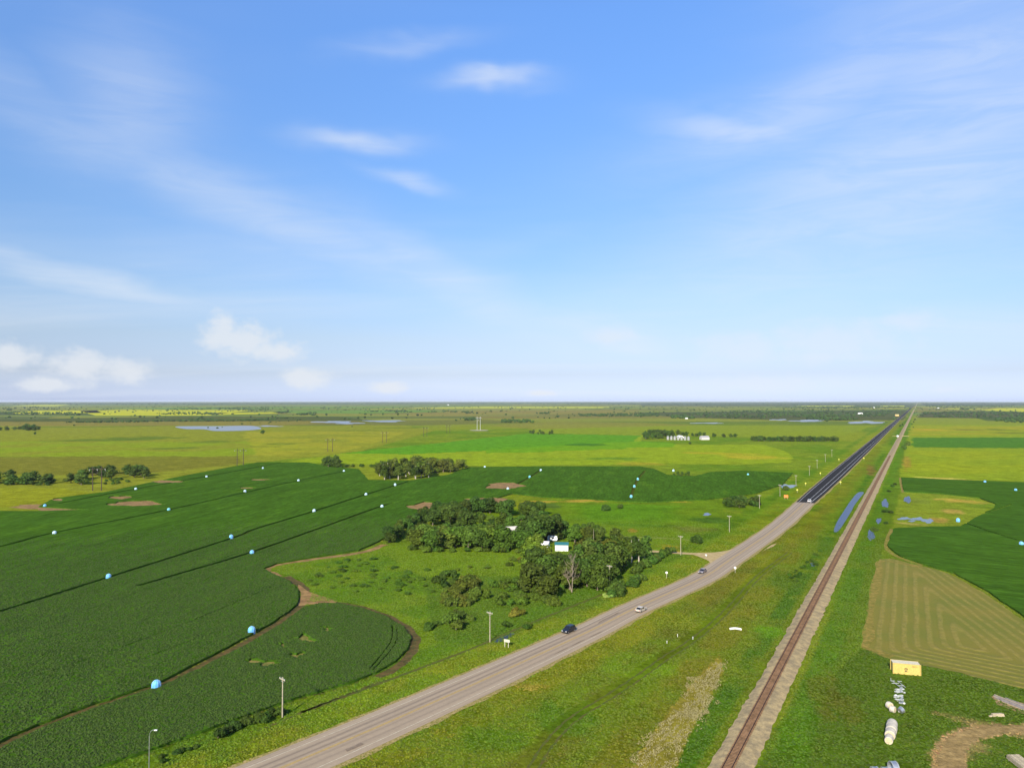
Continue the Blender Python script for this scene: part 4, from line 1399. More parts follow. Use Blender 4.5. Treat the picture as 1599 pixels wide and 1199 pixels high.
grove('broad', spots_along([(1066, 681), (1085, 681.5), (1105, 682), (1130, 682.5), (1150, 683)], 14, 4), (6, 9), 'dark tree in the row east of the grain bins', 'row east of the grain bins', DARK, far=True, wide=1.4)
grove('broad', spots_along([(1178, 688.5), (1205, 688.8), (1240, 689), (1275, 689), (1308, 689)], 42, 2.4), (7, 9.5), 'dark tree in the straight windbreak towards the highway', 'windbreak towards the highway', DARK, far=True, wide=1.6)
grove('shrub', spots_in([(1128, 793), (1135, 784), (1180, 782), (1188, 790), (1160, 794)], 13, 4), (4, 6), 'dark willow bush in the thicket near the highway poles', 'willow thicket near the highway', DARK, wide=1.0)
grove('shrub', spots_in([(1046, 743), (1060, 739), (1086, 740), (1088, 743), (1060, 745)], 10, 4), (2, 3.4), 'low dark bush on the knoll in the crop', 'knoll bushes in the crop', DARK, wide=.9)
for px_, py_, h_, lb in ((947, 797, 4.4, 'small dark bush standing alone behind the farm'), (969, 793.5, 3.4, 'low round bush in the open grass behind the farm'), (1088, 848, 5.0, 'dark round bush beside the gravel lane pole'),
                         (410, 678, 9, 'single dark tree out on the western pasture'), (55, 679, 6, 'lone small tree below the western marsh belt'), (1228, 765, 4, 'dark bush at the dry slough by the orange sign'),
                         (1078, 693.5, 4, 'small bush in front of the grain bins')):
    plant('shrub' if h_ < 6 else 'broad', P(px_, py_), h_, lb, None, DARK, wide=.9 if h_ < 6 else 1.1)
grove('shrub', [P(x, y).xy for x, y in ((1393, 760), (1397, 757), (1388, 768), (1391, 801), (1386, 800), (1380, 800), (1383, 818), (1363, 827), (1368, 829))], (1.6, 2.6), 'dark sedge bush by the pools east of the railway', 'bushes by the railway pools', (.6, .7, .6))
grove('shrub', [P(x, y).xy for x, y in ((1417, 696), (1420, 693), (1413, 702), (1424, 664), (1427, 660), (1429, 656), (1426, 668), (1406, 666), (1410, 664), (1415, 658), (1431, 651), (1433, 649))], (4, 7), 'green bush along the railway bank', 'bushes along the railway bank', (.85, .95, .85), far=True, wide=.8)
grove('shrub', spots_in([(1225, 900), (1262, 876), (1285, 850), (1275, 890), (1240, 912)], 16, 3), (.7, 1.3), 'low dark sedge clump in the median grass', 'sedge clumps in the median', (.7, .9, .6), wide=1.3)

# bleached dead tree
dt = tag(empty('dead_tree', P(893, 925)), 'bleached leafless dead tree leaning at the edge of the clump', 'tree')
M_dead = plain('dead_wood', (.24, .20, .14), .9, 0, .1, .2, 4)
r9 = random.Random(4)
tips = []
mb = MB()
mb.tube([(0, 0, -.1), (-.8, 0, 3), (-1.8, .2, 5.5), (-2.4, .3, 7.2)], [.15, .12, .09, .04], 7)
mb.build('trunk', M_dead, dt)
mb = MB()
mb.tube([(0, 0, -.1), (.2, .1, 4), (.3, .2, 8), (.7, .1, 12.5)], [.17, .13, .09, .03], 7)
mb.build('trunk', M_dead, dt)
for k in range(44):
    base = Vector((.25, .1, r9.uniform(3.5, 11))) if k % 2 else Vector((-1.4, .1, r9.uniform(4, 6.6)))
    t_ = r9.uniform(0, 6.28)
    L_ = r9.uniform(1.6, 4.0)
    mid = base + Vector((math.cos(t_) * L_ * .5, math.sin(t_) * L_ * .5, L_ * .35))
    tip = base + Vector((math.cos(t_) * L_ * .8, math.sin(t_) * L_ * .8, L_ * r9.uniform(.7, 1.1)))
    m2 = MB().tube([base, mid, tip], [.06, .04, .015], 5)
    for _ in range(2):
        m2.tube([mid, mid + Vector((r9.uniform(-1, 1), r9.uniform(-1, 1), r9.uniform(.4, 1.3)))], [.045, .012], 4)
    m2.build('branch', M_dead, dt)

# far woods that read as one mass
def woodland(name, areas, label):
    iv, jf = ico()
    V, Fc, T = [], [], []
    n0 = 0
    r = np.random.default_rng(len(label))
    for px_poly, cnt, h0, h1 in areas:
        poly = [tuple(q) for q in W2(px_poly)]
        P2 = np.array(poly)
        lo, hi = P2.min(0), P2.max(0)
        pts = r.uniform(lo, hi, size=(cnt * 12, 2))
        pts = pts[in_poly(pts[:, 0], pts[:, 1], poly)]
        den = fbm(pts[:, 0] / 140, pts[:, 1] / 140, 55, 3)
        pts = pts[den > (.46 if h0 > 4.5 else .60)][:cnt]
        for x, y in pts:
            h = r.uniform(h0, h1)
            w = h * r.uniform(.5, .9)
            v = iv * np.array([w, w, h * .55]) * r.uniform(.7, 1.25, size=(len(iv), 1)) + np.array([x, y, h * .45])
            V.append(v)
            Fc.append(jf + n0)
            T.append(np.full(len(iv), r.random()))
            n0 += len(iv)
    me = from_np(name, np.concatenate(V), np.concatenate(Fc), M_leaf)
    at = me.attributes.new('tint', 'FLOAT', 'POINT')
    at.data.foreach_set('value', np.concatenate(T).astype(np.float32))
    o = link(bpy.data.objects.new(name, me))
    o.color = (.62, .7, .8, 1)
    return tag(o, label, 'woodland', None, 'stuff')


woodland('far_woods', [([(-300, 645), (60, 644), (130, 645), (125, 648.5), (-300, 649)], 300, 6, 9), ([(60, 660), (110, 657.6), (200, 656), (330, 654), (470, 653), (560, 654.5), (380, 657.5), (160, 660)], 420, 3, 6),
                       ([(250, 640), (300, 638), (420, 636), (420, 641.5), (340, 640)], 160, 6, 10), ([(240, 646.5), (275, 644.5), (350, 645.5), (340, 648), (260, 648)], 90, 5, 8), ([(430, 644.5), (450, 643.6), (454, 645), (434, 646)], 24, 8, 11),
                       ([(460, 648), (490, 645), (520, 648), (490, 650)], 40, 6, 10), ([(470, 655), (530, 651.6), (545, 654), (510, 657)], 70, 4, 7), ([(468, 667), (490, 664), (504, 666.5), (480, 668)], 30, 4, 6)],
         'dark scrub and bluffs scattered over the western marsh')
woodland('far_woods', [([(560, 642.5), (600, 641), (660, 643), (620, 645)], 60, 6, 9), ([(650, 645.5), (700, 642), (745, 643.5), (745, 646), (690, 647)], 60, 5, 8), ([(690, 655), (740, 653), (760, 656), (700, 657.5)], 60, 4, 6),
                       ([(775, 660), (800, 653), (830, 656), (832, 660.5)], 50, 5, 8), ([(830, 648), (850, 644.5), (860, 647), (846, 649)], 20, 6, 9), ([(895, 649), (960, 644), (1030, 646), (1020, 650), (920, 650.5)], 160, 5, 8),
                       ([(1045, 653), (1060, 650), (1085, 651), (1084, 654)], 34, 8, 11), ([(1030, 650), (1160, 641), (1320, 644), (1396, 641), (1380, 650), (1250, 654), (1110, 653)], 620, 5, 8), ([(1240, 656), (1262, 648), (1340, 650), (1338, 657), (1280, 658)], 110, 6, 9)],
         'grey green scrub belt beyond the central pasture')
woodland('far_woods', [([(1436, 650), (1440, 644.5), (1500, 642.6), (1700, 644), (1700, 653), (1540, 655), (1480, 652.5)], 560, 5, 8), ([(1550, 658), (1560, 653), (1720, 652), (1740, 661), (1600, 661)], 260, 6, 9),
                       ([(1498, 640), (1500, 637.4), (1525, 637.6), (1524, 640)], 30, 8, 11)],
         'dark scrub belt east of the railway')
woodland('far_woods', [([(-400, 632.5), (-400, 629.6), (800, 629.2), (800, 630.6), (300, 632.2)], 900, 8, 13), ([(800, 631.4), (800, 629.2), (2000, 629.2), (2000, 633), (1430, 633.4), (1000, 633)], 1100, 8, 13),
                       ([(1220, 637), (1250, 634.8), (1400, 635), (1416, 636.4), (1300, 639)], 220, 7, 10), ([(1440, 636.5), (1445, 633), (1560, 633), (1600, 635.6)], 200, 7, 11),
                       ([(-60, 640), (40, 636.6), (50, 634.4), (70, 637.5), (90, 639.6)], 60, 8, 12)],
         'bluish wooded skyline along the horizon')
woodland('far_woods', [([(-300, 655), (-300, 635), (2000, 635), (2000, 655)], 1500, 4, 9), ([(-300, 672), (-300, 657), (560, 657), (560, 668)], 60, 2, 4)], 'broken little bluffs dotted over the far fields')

# ------------------------------------------------------------------ bee shelters in the crops
M_tarp = plain('blue_tarp', (.10, .37, .70), .5, 0, .5, .08, 2)
M_tarp2 = plain('teal_tarp', (.10, .42, .48), .45, 0, .5, .08, 2)
M_tarpw = plain('bleached_tarp', (.40, .56, .68), .5, 0, .5, .08, 2)
M_seam = plain('tarp_seam', (.62, .72, .78), .5)
M_in = plain('shelter_inside', (.03, .05, .09), .8)
M_steel = plain('galvanised', (.48, .49, .50), .4, .8, .5, .1)


def shelter_proto(mat):
    root = empty('bee_shelter')
    nseg = 10
    prof = [(.98, .12), (1.0, .9), (.99, 1.25), (.90, 1.60), (.70, 1.90), (.40, 2.10), (.10, 2.18)]
    a_open = rad(20)                                     # the open side, towards the morning sun
    for k in range(nseg):
        a0 = a_open + 2 * math.pi * k / nseg
        if k == 0:
            pr = prof[2:]
        else:
            pr = prof
        mb = MB().lathe(pr, 1, None, a0, a0 + 2 * math.pi / nseg)
        mb.build('gore_panel', mat, root, smooth=False)
        sm = MB().tube([(r_ * 1.012 * math.cos(a0), r_ * 1.012 * math.sin(a0), z_) for r_, z_ in prof], .018, 4)
        sm.build('seam', M_seam, root)
    MB().lathe([(.16, 2.16), (.13, 2.23), (.02, 2.26)], 8).build('cap', mat, root)
    MB().lathe([(.99, 0.0), (1.0, .12), (.96, .12), (.95, 0.0)], 20, cap=False).build('base_hoop', M_steel, root)
    ib = MB().box(-.45, .45, -.3, .3, .55, 1.5)
    ib.box(-.5, -.45, -.3, .3, 0, 1.55).box(.45, .5, -.3, .3, 0, 1.55)
    ib.build('nest_box', M_in, root)
    return root


SH = {'b': shelter_proto(M_tarp), 't': shelter_proto(M_tarp2), 'w': shelter_proto(M_tarpw)}
SHUSED = set()
G_SH = 'bee shelters standing in the crops'
for x, y, kind, lb, gr in (
        (244, 1076, 'b', 'bright blue dome shelter on the dirt track between the two crops, with sun bleached side', None),
        (393, 989.5, 'b', 'blue dome shelter on the dirt track close to the crop corner', None),
        (169.5, 904, 'b', 'first light blue dome shelter in the long dark lane, counting towards the island grove', G_SH), (361, 841, 'b', 'second light blue dome shelter in the long dark lane, counting towards the island grove', G_SH), (490.5, 800, 'w', 'third light blue dome shelter in the long dark lane, counting towards the island grove', G_SH),
        (571.5, 774, 'w', 'fourth light blue dome shelter in the long dark lane, counting towards the island grove', G_SH), (617, 758.5, 'w', 'light blue dome shelter at the foot of the island grove', None),
        (393.5, 866, 'b', 'blue dome shelter in the short lane ending at brown bare soil', G_SH), (596.5, 793, 'w', 'whitish dome shelter just short of the brown bare patch', None),
        (85, 835, 'w', 'first whitish shelter of the second lane from the pasture, counting towards the scrub', G_SH), (263.5, 798, 't', 'teal dome shelter in the second lane from the pasture', None), (382.5, 769, 'w', 'second whitish shelter of the second lane from the pasture, counting towards the scrub', G_SH),
        (466, 752, 'w', 'third whitish shelter of the second lane from the pasture, counting towards the scrub', G_SH), (537, 737, 'w', 'whitish dome shelter beside the scrub between the groves', None),
        (70, 792, 'b', 'light blue dome shelter on the large bare patch at the pasture edge', None), (212, 765.5, 'w', 'first shelter of the lane nearest the pasture, counting from the bare patch', G_SH), (322.5, 746, 'w', 'second shelter of the lane nearest the pasture, counting from the bare patch', G_SH), (410.5, 732.5, 'w', 'third shelter of the lane nearest the pasture, counting from the bare patch', G_SH),
        (757, 730.5, 'w', 'whitish dome shelter on the far crop edge right of the island grove', None), (793, 765, 'w', 'blue white dome shelter at the red soil patch behind the farm woodlot', None), (760, 785, 'b', 'blue dome shelter on bare soil against the farm woodlot', None),
        (844.5, 735.5, 'w', 'pale dome shelter in the middle crop lane near its far edge', G_SH), (827, 746, 't', 'teal dome shelter in the middle crop lane', None),
        (996, 749.5, 't', 'farthest from the farm of three teal dome shelters in one lane', G_SH), (990.5, 761, 't', 'middle from the farm of three teal dome shelters in one lane', G_SH), (985.5, 777, 't', 'nearest from the farm of three teal dome shelters in one lane', G_SH),
        (1051.5, 736, 'w', 'pale dome shelter beside the bushy knoll in the crop', None), (1168, 742.5, 't', 'teal dome shelter at the crop end nearest the highway', None),
        (1538, 754, 'b', 'blue dome shelter at the pale headland east of the railway', None), (1586, 767, 'b', 'blue dome shelter deep in the eastern crop', None), (1496, 814.5, 'b', 'blue dome shelter on the wet reedy patch of the eastern crop', None),
        (1595, 852, 'b', 'blue dome shelter at the end of the curved lane in the eastern crop', None)):
    o = SH[kind] if kind not in SHUSED else copy_tree(SH[kind])
    SHUSED.add(kind)
    p = P(x, y)
    o.location = p
    o.rotation_euler = (0, 0, random.uniform(-.3, .3))
    d_ = p.length
    s_ = 1.0 if d_ < 300 else .92
    o.scale = (s_, s_, s_)
    for k_ in ('label', 'category', 'group'):
        if k_ in o:
            del o[k_]
    tag(o, lb, 'shelter', gr)

ORD = ('first', 'second', 'third', 'fourth', 'fifth', 'sixth', 'seventh', 'eighth')
# ------------------------------------------------------------------ utility poles
M_wood = plain('weathered_pole', (.33, .29, .21), .85, 0, .15, .25, 3)
M_woodd = plain('dark_pole', (.07, .052, .04), .85, 0, .1, .25, 3)
M_cer = plain('insulator', (.55, .58, .58), .25, 0, .6)


def tpole():
    root = empty('utility_pole')
    MB().tube([(0, 0, -.2), (0, 0, 4), (0, 0, 8.3)], [.16, .135, .11], 8).build('pole', M_wood, root)
    MB().box(-1.05, 1.05, -.16, -.04, 7.75, 7.93).build('crossarm', M_wood, root)
    MB().box(-.55, .55, -.035, .02, 7.3, 7.34, Matrix.Identity(4)).tube([(-.55, -.1, 7.78), (0, -.05, 7.2)], .02, 4).tube([(.55, -.1, 7.78), (0, -.05, 7.2)], .02, 4).build('brace', M_steel, root)
    for x in (-.95, -.4, .4, .95):
        MB().lathe([(.04, 7.93), (.05, 8.0), (.07, 8.04), (.05, 8.12), (.02, 8.14)], 8, Matrix.Translation((x, -.1, 0))).build('insulator', M_cer, root)
    return root


tp = tpole()
for i, (x, y) in enumerate(((441, 1119.5), (765, 1002), (952, 919), (1063, 866.5), (1139, 830.5), (1186, 793.5), (1218, 775), (1243, 758.5), (1264, 742), (1276, 731), (1289, 721), (1299, 713))):
    o = tp if i == 0 else copy_tree(tp)
    o.location = P(x, y)
    o.rotation_euler = (0, 0, rad(-42 + min(i, 5) * 2.4))
    lb = {0: 'wooden utility pole at the ditch below the rounded crop corner', 1: 'wooden utility pole beside the ditch pool and the two post sign', 2: 'wooden utility pole in front of the dark tree clump',
          3: 'wooden utility pole at the gravel lane'}.get(i, ORD[i - 4] + ' wooden utility pole past the gravel lane, going towards the black asphalt')
    tag(o, lb, 'pole', 'utility poles along the highway')


def hframe(h, gap, mat):
    root = empty('power_pylon')
    for s_ in (-1, 1):
        MB().tube([(s_ * gap / 2, 0, -.3), (s_ * gap / 2, 0, h)], [.36, .26], 8).build('pole', mat, root)
    MB().box(-gap * .95, gap * .95, -.14, .14, h * .90, h * .90 + .3).build('crossarm', mat, root)
    MB().tube([(-gap / 2, .2, h * .88), (gap / 2, .2, h * .62)], .07, 5).tube([(gap / 2, .2, h * .88), (-gap / 2, .2, h * .62)], .07, 5).build('brace', mat, root)
    for x in (-gap * .9, 0, gap * .9):
        MB().lathe([(.05, -1.3), (.12, -1.2), (.12, -.2), (.04, 0)], 6, Matrix.Translation((x, 0, h * .90))).build('insulator', M_cer, root)
    return root


hf = hframe(17.5, 6.0, M_woodd)
for i, (x, y) in enumerate(((151.5, 766), (375, 727), (515.5, 705), (600.5, 691), (664, 681.5), (700, 676.5))):
    o = hf if i == 0 else copy_tree(hf)
    o.location = P(x, y)
    o.rotation_euler = (0, 0, rad(8))
    tag(o, {0: 'dark two-legged wooden power line frame in front of the curved grove', 1: 'dark two-legged wooden power line frame at the far crop corner'}.get(i, ORD[i - 2] + ' dark two-legged wooden frame beyond the far crop corner'), 'power pylon', 'wooden power line frames')
hs = hframe(30, 7.0, plain('pale_steel', (.6, .6, .58), .5, .2))
hs.location = P(747.5, 671.5)
tag(hs, 'pale tall two-legged steel power tower on a gravel pad', 'power pylon')

# street lamp at the bend
lp = tag(empty('street_lamp', P(232.5, 1212)), 'slender grey street lamp with curved arm at the crop corner', 'street lamp')
MB().lathe([(.2, 0), (.2, .25), (.1, .3)], 10).build('base', M_steel, lp)
MB().tube([(0, 0, .2), (0, 0, 4), (0, 0, 7.0)], [.09, .075, .06], 8).build('pole', M_steel, lp)
MB().tube([(0, 0, 6.98), (.06, 0, 7.5), (.25, 0, 7.9), (.55, 0, 8.1), (.95, 0, 8.12)], .035, 6).build('arm', M_steel, lp)
hd = MB().box(.85, 1.4, -.12, .12, 8.03, 8.17, None, .06, .03).build('lamp_head', plain('lamp_head', (.65, .66, .66), .4), lp)
MB().box(.95, 1.33, -.09, .09, 8.0, 8.028).build('lens', plain('lamp_lens', (.75, .75, .72), .2), hd)

# ------------------------------------------------------------------ cars
M_glass = plain('car_glass', (.012, .014, .018), .06, 0, .6, 0)
M_tyre = plain('tyre', (.02, .02, .02), .85, 0, .2)
M_rim = plain('rim', (.45, .45, .46), .35, .8)
M_head = plain('headlight', (.8, .8, .78), .15, 0, .6, 0)
M_tail = plain('taillight', (.35, .02, .015), .2, 0, .6, 0)
M_trim = plain('car_trim', (.025, .025, .027), .6)


def build_car(mat, suv):
    root = empty('car')
    L, Wd = (4.75, .94) if suv else (4.7, .90)
    zb, zs, zr = (.30, 1.02, 1.70) if suv else (.24, .90, 1.43)
    x0, x1 = -L / 2, L / 2

    def arch(cx, r=.38, n=6):
        return [(cx + r * math.cos(math.pi * k / n), max(zb, .33 + r * math.sin(math.pi * k / n))) for k in range(n + 1)]
    # lower body outline with wheel arches, back to front
    fw, rw_ = x1 - .92, x0 + .95
    outline = [(x0 + .05, zb + .08)] + [(rw_ - .38, zb)] + arch(rw_)[::-1][1:-1] + [(rw_ + .38, zb), (fw - .38, zb)] + arch(fw)[::-1][1:-1] + [(fw + .38, zb), (x1 - .05, zb + .08),
               (x1, zb + .32), (x1 - .06, zs - .22), (x1 - .55, zs - .08), (x1 - 1.35, zs), (x0 + .4, zs + .02), (x0 + .06, zs - .03), (x0, zb + .4)]
    body = MB().prism(outline, -Wd, Wd)
    body.build('body', mat, root)
    # cabin: glass house under a painted roof
    rx0, rx1 = (x0 + .55, x1 - 2.15) if suv else (x0 + 1.15, x1 - 2.2)
    cx0, cx1 = (x0 + .12, x1 - 1.3) if suv else (x0 + .45, x1 - 1.35)
    wr = Wd - .17
    vsn = [(cx0, -Wd + .04, zs - .02), (cx1, -Wd + .04, zs - .02), (cx1, Wd - .04, zs - .02), (cx0, Wd - .04, zs - .02), (rx0, -wr, zr), (rx1, -wr, zr), (rx1, wr, zr), (rx0, wr, zr)]
    MB().add(vsn, [(3, 2, 1, 0), (4, 5, 6, 7), (0, 1, 5, 4), (1, 2, 6, 5), (2, 3, 7, 6), (3, 0, 4, 7)]).build('window_glass', M_glass, root)
    MB().box(rx0 - .06, rx1 + .06, -wr - .03, wr + .03, zr - .03, zr + .05, None, .08, .08).build('roof', mat, root)
    for s_ in (-1, 1):
        for fa, fb in (((cx1, zs), (rx1, zr)), (((cx0 + cx1) / 2 - .1, zs), ((rx0 + rx1) / 2 - .1, zr)), ((cx0, zs), (rx0, zr))):
            MB().tube([(fa[0], s_ * (Wd - .03), fa[1]), (fb[0], s_ * wr, fb[1])], .05, 5).build('pillar', mat, root)
        MB().box(cx1 - .5, cx1 - .3, s_ * (Wd + .12) - .09, s_ * (Wd + .12) + .09, zs + .02, zs + .17).build('mirror', mat, root)
        MB().box(x1 - .17, x1 - .02, s_ * .66 - .17, s_ * .66 + .17, zs - .34, zs - .2).build('headlight', M_head, root)
        MB().box(x0 - .01, x0 + .1, s_ * .7 - .13, s_ * .7 + .13, zs - .3, zs - .1).build('taillight', M_tail, root)
        for wx in (fw, rw_):
            w = MB().tube([(wx, s_ * (Wd - .2), .33), (wx, s_ * (Wd + .01), .33)], .33, 16).build('wheel', M_tyre, root)
            MB().tube([(wx, s_ * (Wd + .005), .33), (wx, s_ * (Wd + .025), .33)], .2, 10).build('rim', M_rim, w)
    MB().box(x1 - .03, x1 + .02, -.5, .5, zb + .2, zb + .36).build('grille', M_trim, root)
    MB().box(x1 - .04, x1 + .05, -Wd + .06, Wd - .06, zb + .04, zb + .18).build('bumper', M_trim, root)
    MB().box(x0 - .05, x0 + .04, -Wd + .06, Wd - .06, zb + .06, zb + .22).build('bumper', M_trim, root)
    return root


def road_dir(p):
    i = min(range(1, len(cl) - 1), key=lambda k: (cl[k] - p.xy).length)
    d_ = cl[i + 1] - cl[i - 1]
    return math.atan2(d_.y, d_.x)


for x, y, c_, suv, flip, lb in ((888, 987, (.012, .014, .02), True, True, 'black SUV driving on the western edge of the highway'), (1001, 954.5, (.52, .47, .38), False, False, 'beige sedan in the middle of the highway'),
                                (1097, 894.5, (.20, .17, .17), False, True, 'grey brown sedan near the gravel lane mouth'), (1264, 784, (.78, .78, .76), True, False, 'white SUV where the fresh black asphalt begins')):
    m_ = plain('car_paint', c_, .28, .1, .6, .03)
    o = build_car(m_, suv)
    p = P(x, y)
    o.location = (p.x, p.y, .16)
    o.rotation_euler = (0, 0, road_dir(p) + (math.pi if flip else 0))
    tag(o, lb, 'car')

# ------------------------------------------------------------------ signs and markers
M_sign = plain('sign_back', (.46, .46, .36), .5)
M_post = plain('sign_post', (.52, .48, .36), .8)
sg = tag(empty('road_sign', P(791.5, 1010), rad(-25)), 'pale rectangular road sign on two wooden posts by the ditch', 'sign')
MB().box(-.85, .85, -.03, .03, 1.3, 2.05).build('panel', M_sign, sg)
for x in (-.55, .5):
    MB().box(x - .06, x + .06, -.16, -.04, -.1, 2.0).build('post', M_post, sg)


def marker(px, py, h, r, mat, label, disc=True, group=None, name='marker_post'):
    o = tag(empty(name, P(px, py), rad(-20)), label, 'sign' if disc else 'marker', group)
    MB().box(-.05, .05, -.05, .05, -.1, h).build('post', M_post if disc else mat, o)
    if disc:
        MB().tube([(0, -.09, h), (0, -.06, h)], r, 12).build('panel', mat, o)
    else:
        MB().box(-.07, .07, -.07, .07, h - .25, h + .02).build('reflector', mat, o)
    return o


M_whs = plain('white_sign', (.78, .78, .72), .5)
M_yls = plain('yellow_sign', (.75, .68, .10), .5)
M_ors = plain('orange_sign', (.75, .20, .04), .5)
marker(1041, 903, 2.2, .42, M_whs, 'small round white sign on a post west of the highway', name='road_sign')
marker(1148, 894, 1.9, .45, M_whs, 'small white sign on a post on the eastern shoulder', name='road_sign')
mbx = tag(empty('mailbox', P(1102.5, 871)), 'white rural mailbox at the mouth of the gravel lane', 'mailbox')
MB().box(-.06, .06, -.06, .06, -.1, 1.0).build('post', M_post, mbx)
MB().prism([(-.28, 1.0), (.28, 1.0), (.28, 1.3), (.18, 1.5), (-.18, 1.5), (-.28, 1.3)], -.45, .45).build('box', M_whs, mbx)
for k, (x, y) in enumerate(((1245, 769), (1258, 758.5), (1281, 742), (1310, 720))):
    marker(x, y, 2.0, .5, M_yls, ORD[k] + ' small yellow delineator past the orange construction sign', group='yellow delineators west')
for x, y in ((1312.5, 756.5), (1349, 718)):
    marker(x, y, 2.0, .55, M_yls, 'small pale delineator sign between the black asphalt and the railway', group='delineators between road and railway')
og = tag(empty('construction_sign', P(1227.5, 779), rad(-24)), 'orange construction sign board standing in the western verge', 'sign')
pn = MB().box(-1.3, 1.3, -.04, .04, .9, 2.7).build('panel', M_ors, og)
for x in (-.9, .9):
    MB().box(x - .06, x + .06, .05, .15, -.1, 2.6).build('post', M_post, og)
for x, y in ((1041.5, 1004.5), (1058, 994), (1082, 998)):
    marker(x, y, .75, 0, M_whs, 'short white marker stake in the grass beside the wheel ruts', disc=False, group='white stakes by the ruts')
xs_ = tag(empty('crossing_hut', P(1401.5, 682)), 'small white signal hut at the railway crossing', 'hut')
MB().box(-1.4, 1.4, -1.2, 1.2, 0, 2.4).build('wall', M_whs, xs_)
MB().prism([(-1.6, 2.4), (1.6, 2.4), (0, 3.0)], -1.4, 1.4).build('roof', plain('hut_roof', (.7, .7, .68), .6), xs_)
# white plastic culvert half lying in the verge
cv = tag(empty('culvert_pipe', P(1148.5, 983.5), rad(-8)), 'white curved culvert pipe lying in the eastern verge', 'pipe')
pts = [(-1.6 + 3.2 * k / 10, 0, .28 + .22 * math.sin(math.pi * k / 10)) for k in range(11)]
pc = MB().tube(pts, .3, 10, cap=False).build('pipe', plain('white_plastic', (.72, .71, .64), .5), cv, smooth=True)
for k in range(11):
    MB().tube([Vector(pts[k]) - Vector((.04, 0, 0)), Vector(pts[k]) + Vector((.04, 0, 0))], .325, 10, cap=False).build('rib', plain('white_rib', (.66, .65, .58), .5) if k == 0 else bpy.data.materials['white_rib'], pc)

# ------------------------------------------------------------------ farmyard buildings
M_ww = plain('white_siding', (.82, .82, .80), .6, 0, .3, .04, .8)
M_teal = plain('teal_roof', (.03, .17, .17), .45, .2, .5, .08)
M_grey = plain('grey_roof', (.32, .31, .30), .7)
M_dkdoor = plain('dark_door', (.06, .06, .06), .7)


def shed(name, px, py, w, d, h, ridge, rz, label, wall, roofm, doors=True):
    o = tag(empty(name, P(px, py), rz), label, 'shed')
    wl = MB()
    wl.box(-w / 2, w / 2, -d / 2, d / 2, 0, h)
    wl.prism([(-d / 2, h), (d / 2, h), (0, h + ridge)], -w / 2, w / 2, Matrix.Rotation(math.pi / 2, 4, 'Z'))
    wo_ = wl.build('wall', wall, o)
    n = int(w / .6)
    for k in range(n):
        x = -w / 2 + (k + .5) * w / n
        MB().box(x - .02, x + .02, -d / 2 - .025, -d / 2 - .002, .05, h - .05).build('siding_rib', wall, wo_)
    rf = MB()
    for s_ in (-1, 1):
        a_, b_ = (s_ * (d / 2 + .3), h - .3 * ridge / (d / 2)), (0, h + ridge)
        rf.add([(-w / 2 - .25, a_[0], a_[1] + .02), (w / 2 + .25, a_[0], a_[1] + .02), (w / 2 + .25, b_[0], b_[1] + .02), (-w / 2 - .25, b_[0], b_[1] + .02),
                (-w / 2 - .25, a_[0], a_[1] + .1), (w / 2 + .25, a_[0], a_[1] + .1), (w / 2 + .25, b_[0], b_[1] + .1), (-w / 2 - .25, b_[0], b_[1] + .1)],
               [(3, 2, 1, 0), (4, 5, 6, 7), (0, 1, 5, 4), (1, 2, 6, 5), (2, 3, 7, 6), (3, 0, 4, 7)])
    rf.build('roof', roofm, o)
    if doors:
        MB().box(w / 2 + .003, w / 2 + .05, -.9, .9, 0, 2.0).build('door', M_dkdoor, o)
    return o


shed('shed', 877, 858.5, 5.7, 4.6, 2.7, .7, rad(-4), 'white metal shed with teal roof in the farmyard', M_ww, M_teal)
shed('shed', 851, 855, 3.6, 3.4, 2.4, .5, rad(-14), 'small white shed half hidden by willow trees', M_ww, plain('white_roof', (.72, .72, .7), .6), False)
shed('farm_house', 800, 838, 7, 6, 3.2, 1.8, rad(20), 'farmhouse with pale patched roof almost lost among trees', plain('cream_wall', (.6, .56, .46), .7), plain('pale_shingle', (.5, .47, .42), .8), True)['category'] = 'house'
# camper trailer
tr = tag(empty('camper_trailer', P(863, 845), rad(-10)), 'white camper trailer with dark window behind the teal roofed shed', 'trailer')
MB().prism([(-2.3, .6), (2.0, .6), (2.4, 1.3), (2.1, 2.6), (-2.1, 2.7), (-2.4, 2.2)], -1.1, 1.1).build('body', M_ww, tr)
MB().box(-.1, .8, -1.13, -1.102, 1.4, 2.1).build('window', M_glass, tr)
MB().box(-1.6, -1.0, -1.13, -1.102, .7, 2.3).build('door', M_grey, tr)
for s_ in (-1, 1):
    MB().tube([(-.3, s_ * .95, .35), (-.3, s_ * 1.12, .35)], .35, 12).build('wheel', M_tyre, tr)
MB().tube([(2.0, 0, .6), (3.4, 0, .5)], .06, 6).build('drawbar', M_trim, tr)
# yard mast with meter box
ms = tag(empty('yard_mast', P(927, 852)), 'thin pale mast with white meter box at its foot in the yard', 'mast')
MB().tube([(0, 0, -.1), (0, 0, 7.6)], [.1, .06], 6).build('pole', M_wood, ms)
MB().box(-.35, .35, -.4, -.1, .5, 1.9).build('meter_box', M_whs, ms)
for x, y, lb in ((938.5, 843, 'upright white fuel drum at the foot of the yard row'), (959, 856, 'white propane tank by the pale trunked poplars')):
    tk = tag(empty('fuel_tank', P(x, y)), lb, 'tank')
    MB().lathe([(.05, 0), (.42, .06), (.45, .2), (.45, 1.5), (.4, 1.65), (.05, 1.75)], 12).build('body', M_whs, tk)
    MB().lathe([(.1, 1.72), (.1, 1.85), (.02, 1.87)], 8).build('valve', M_steel, tk)

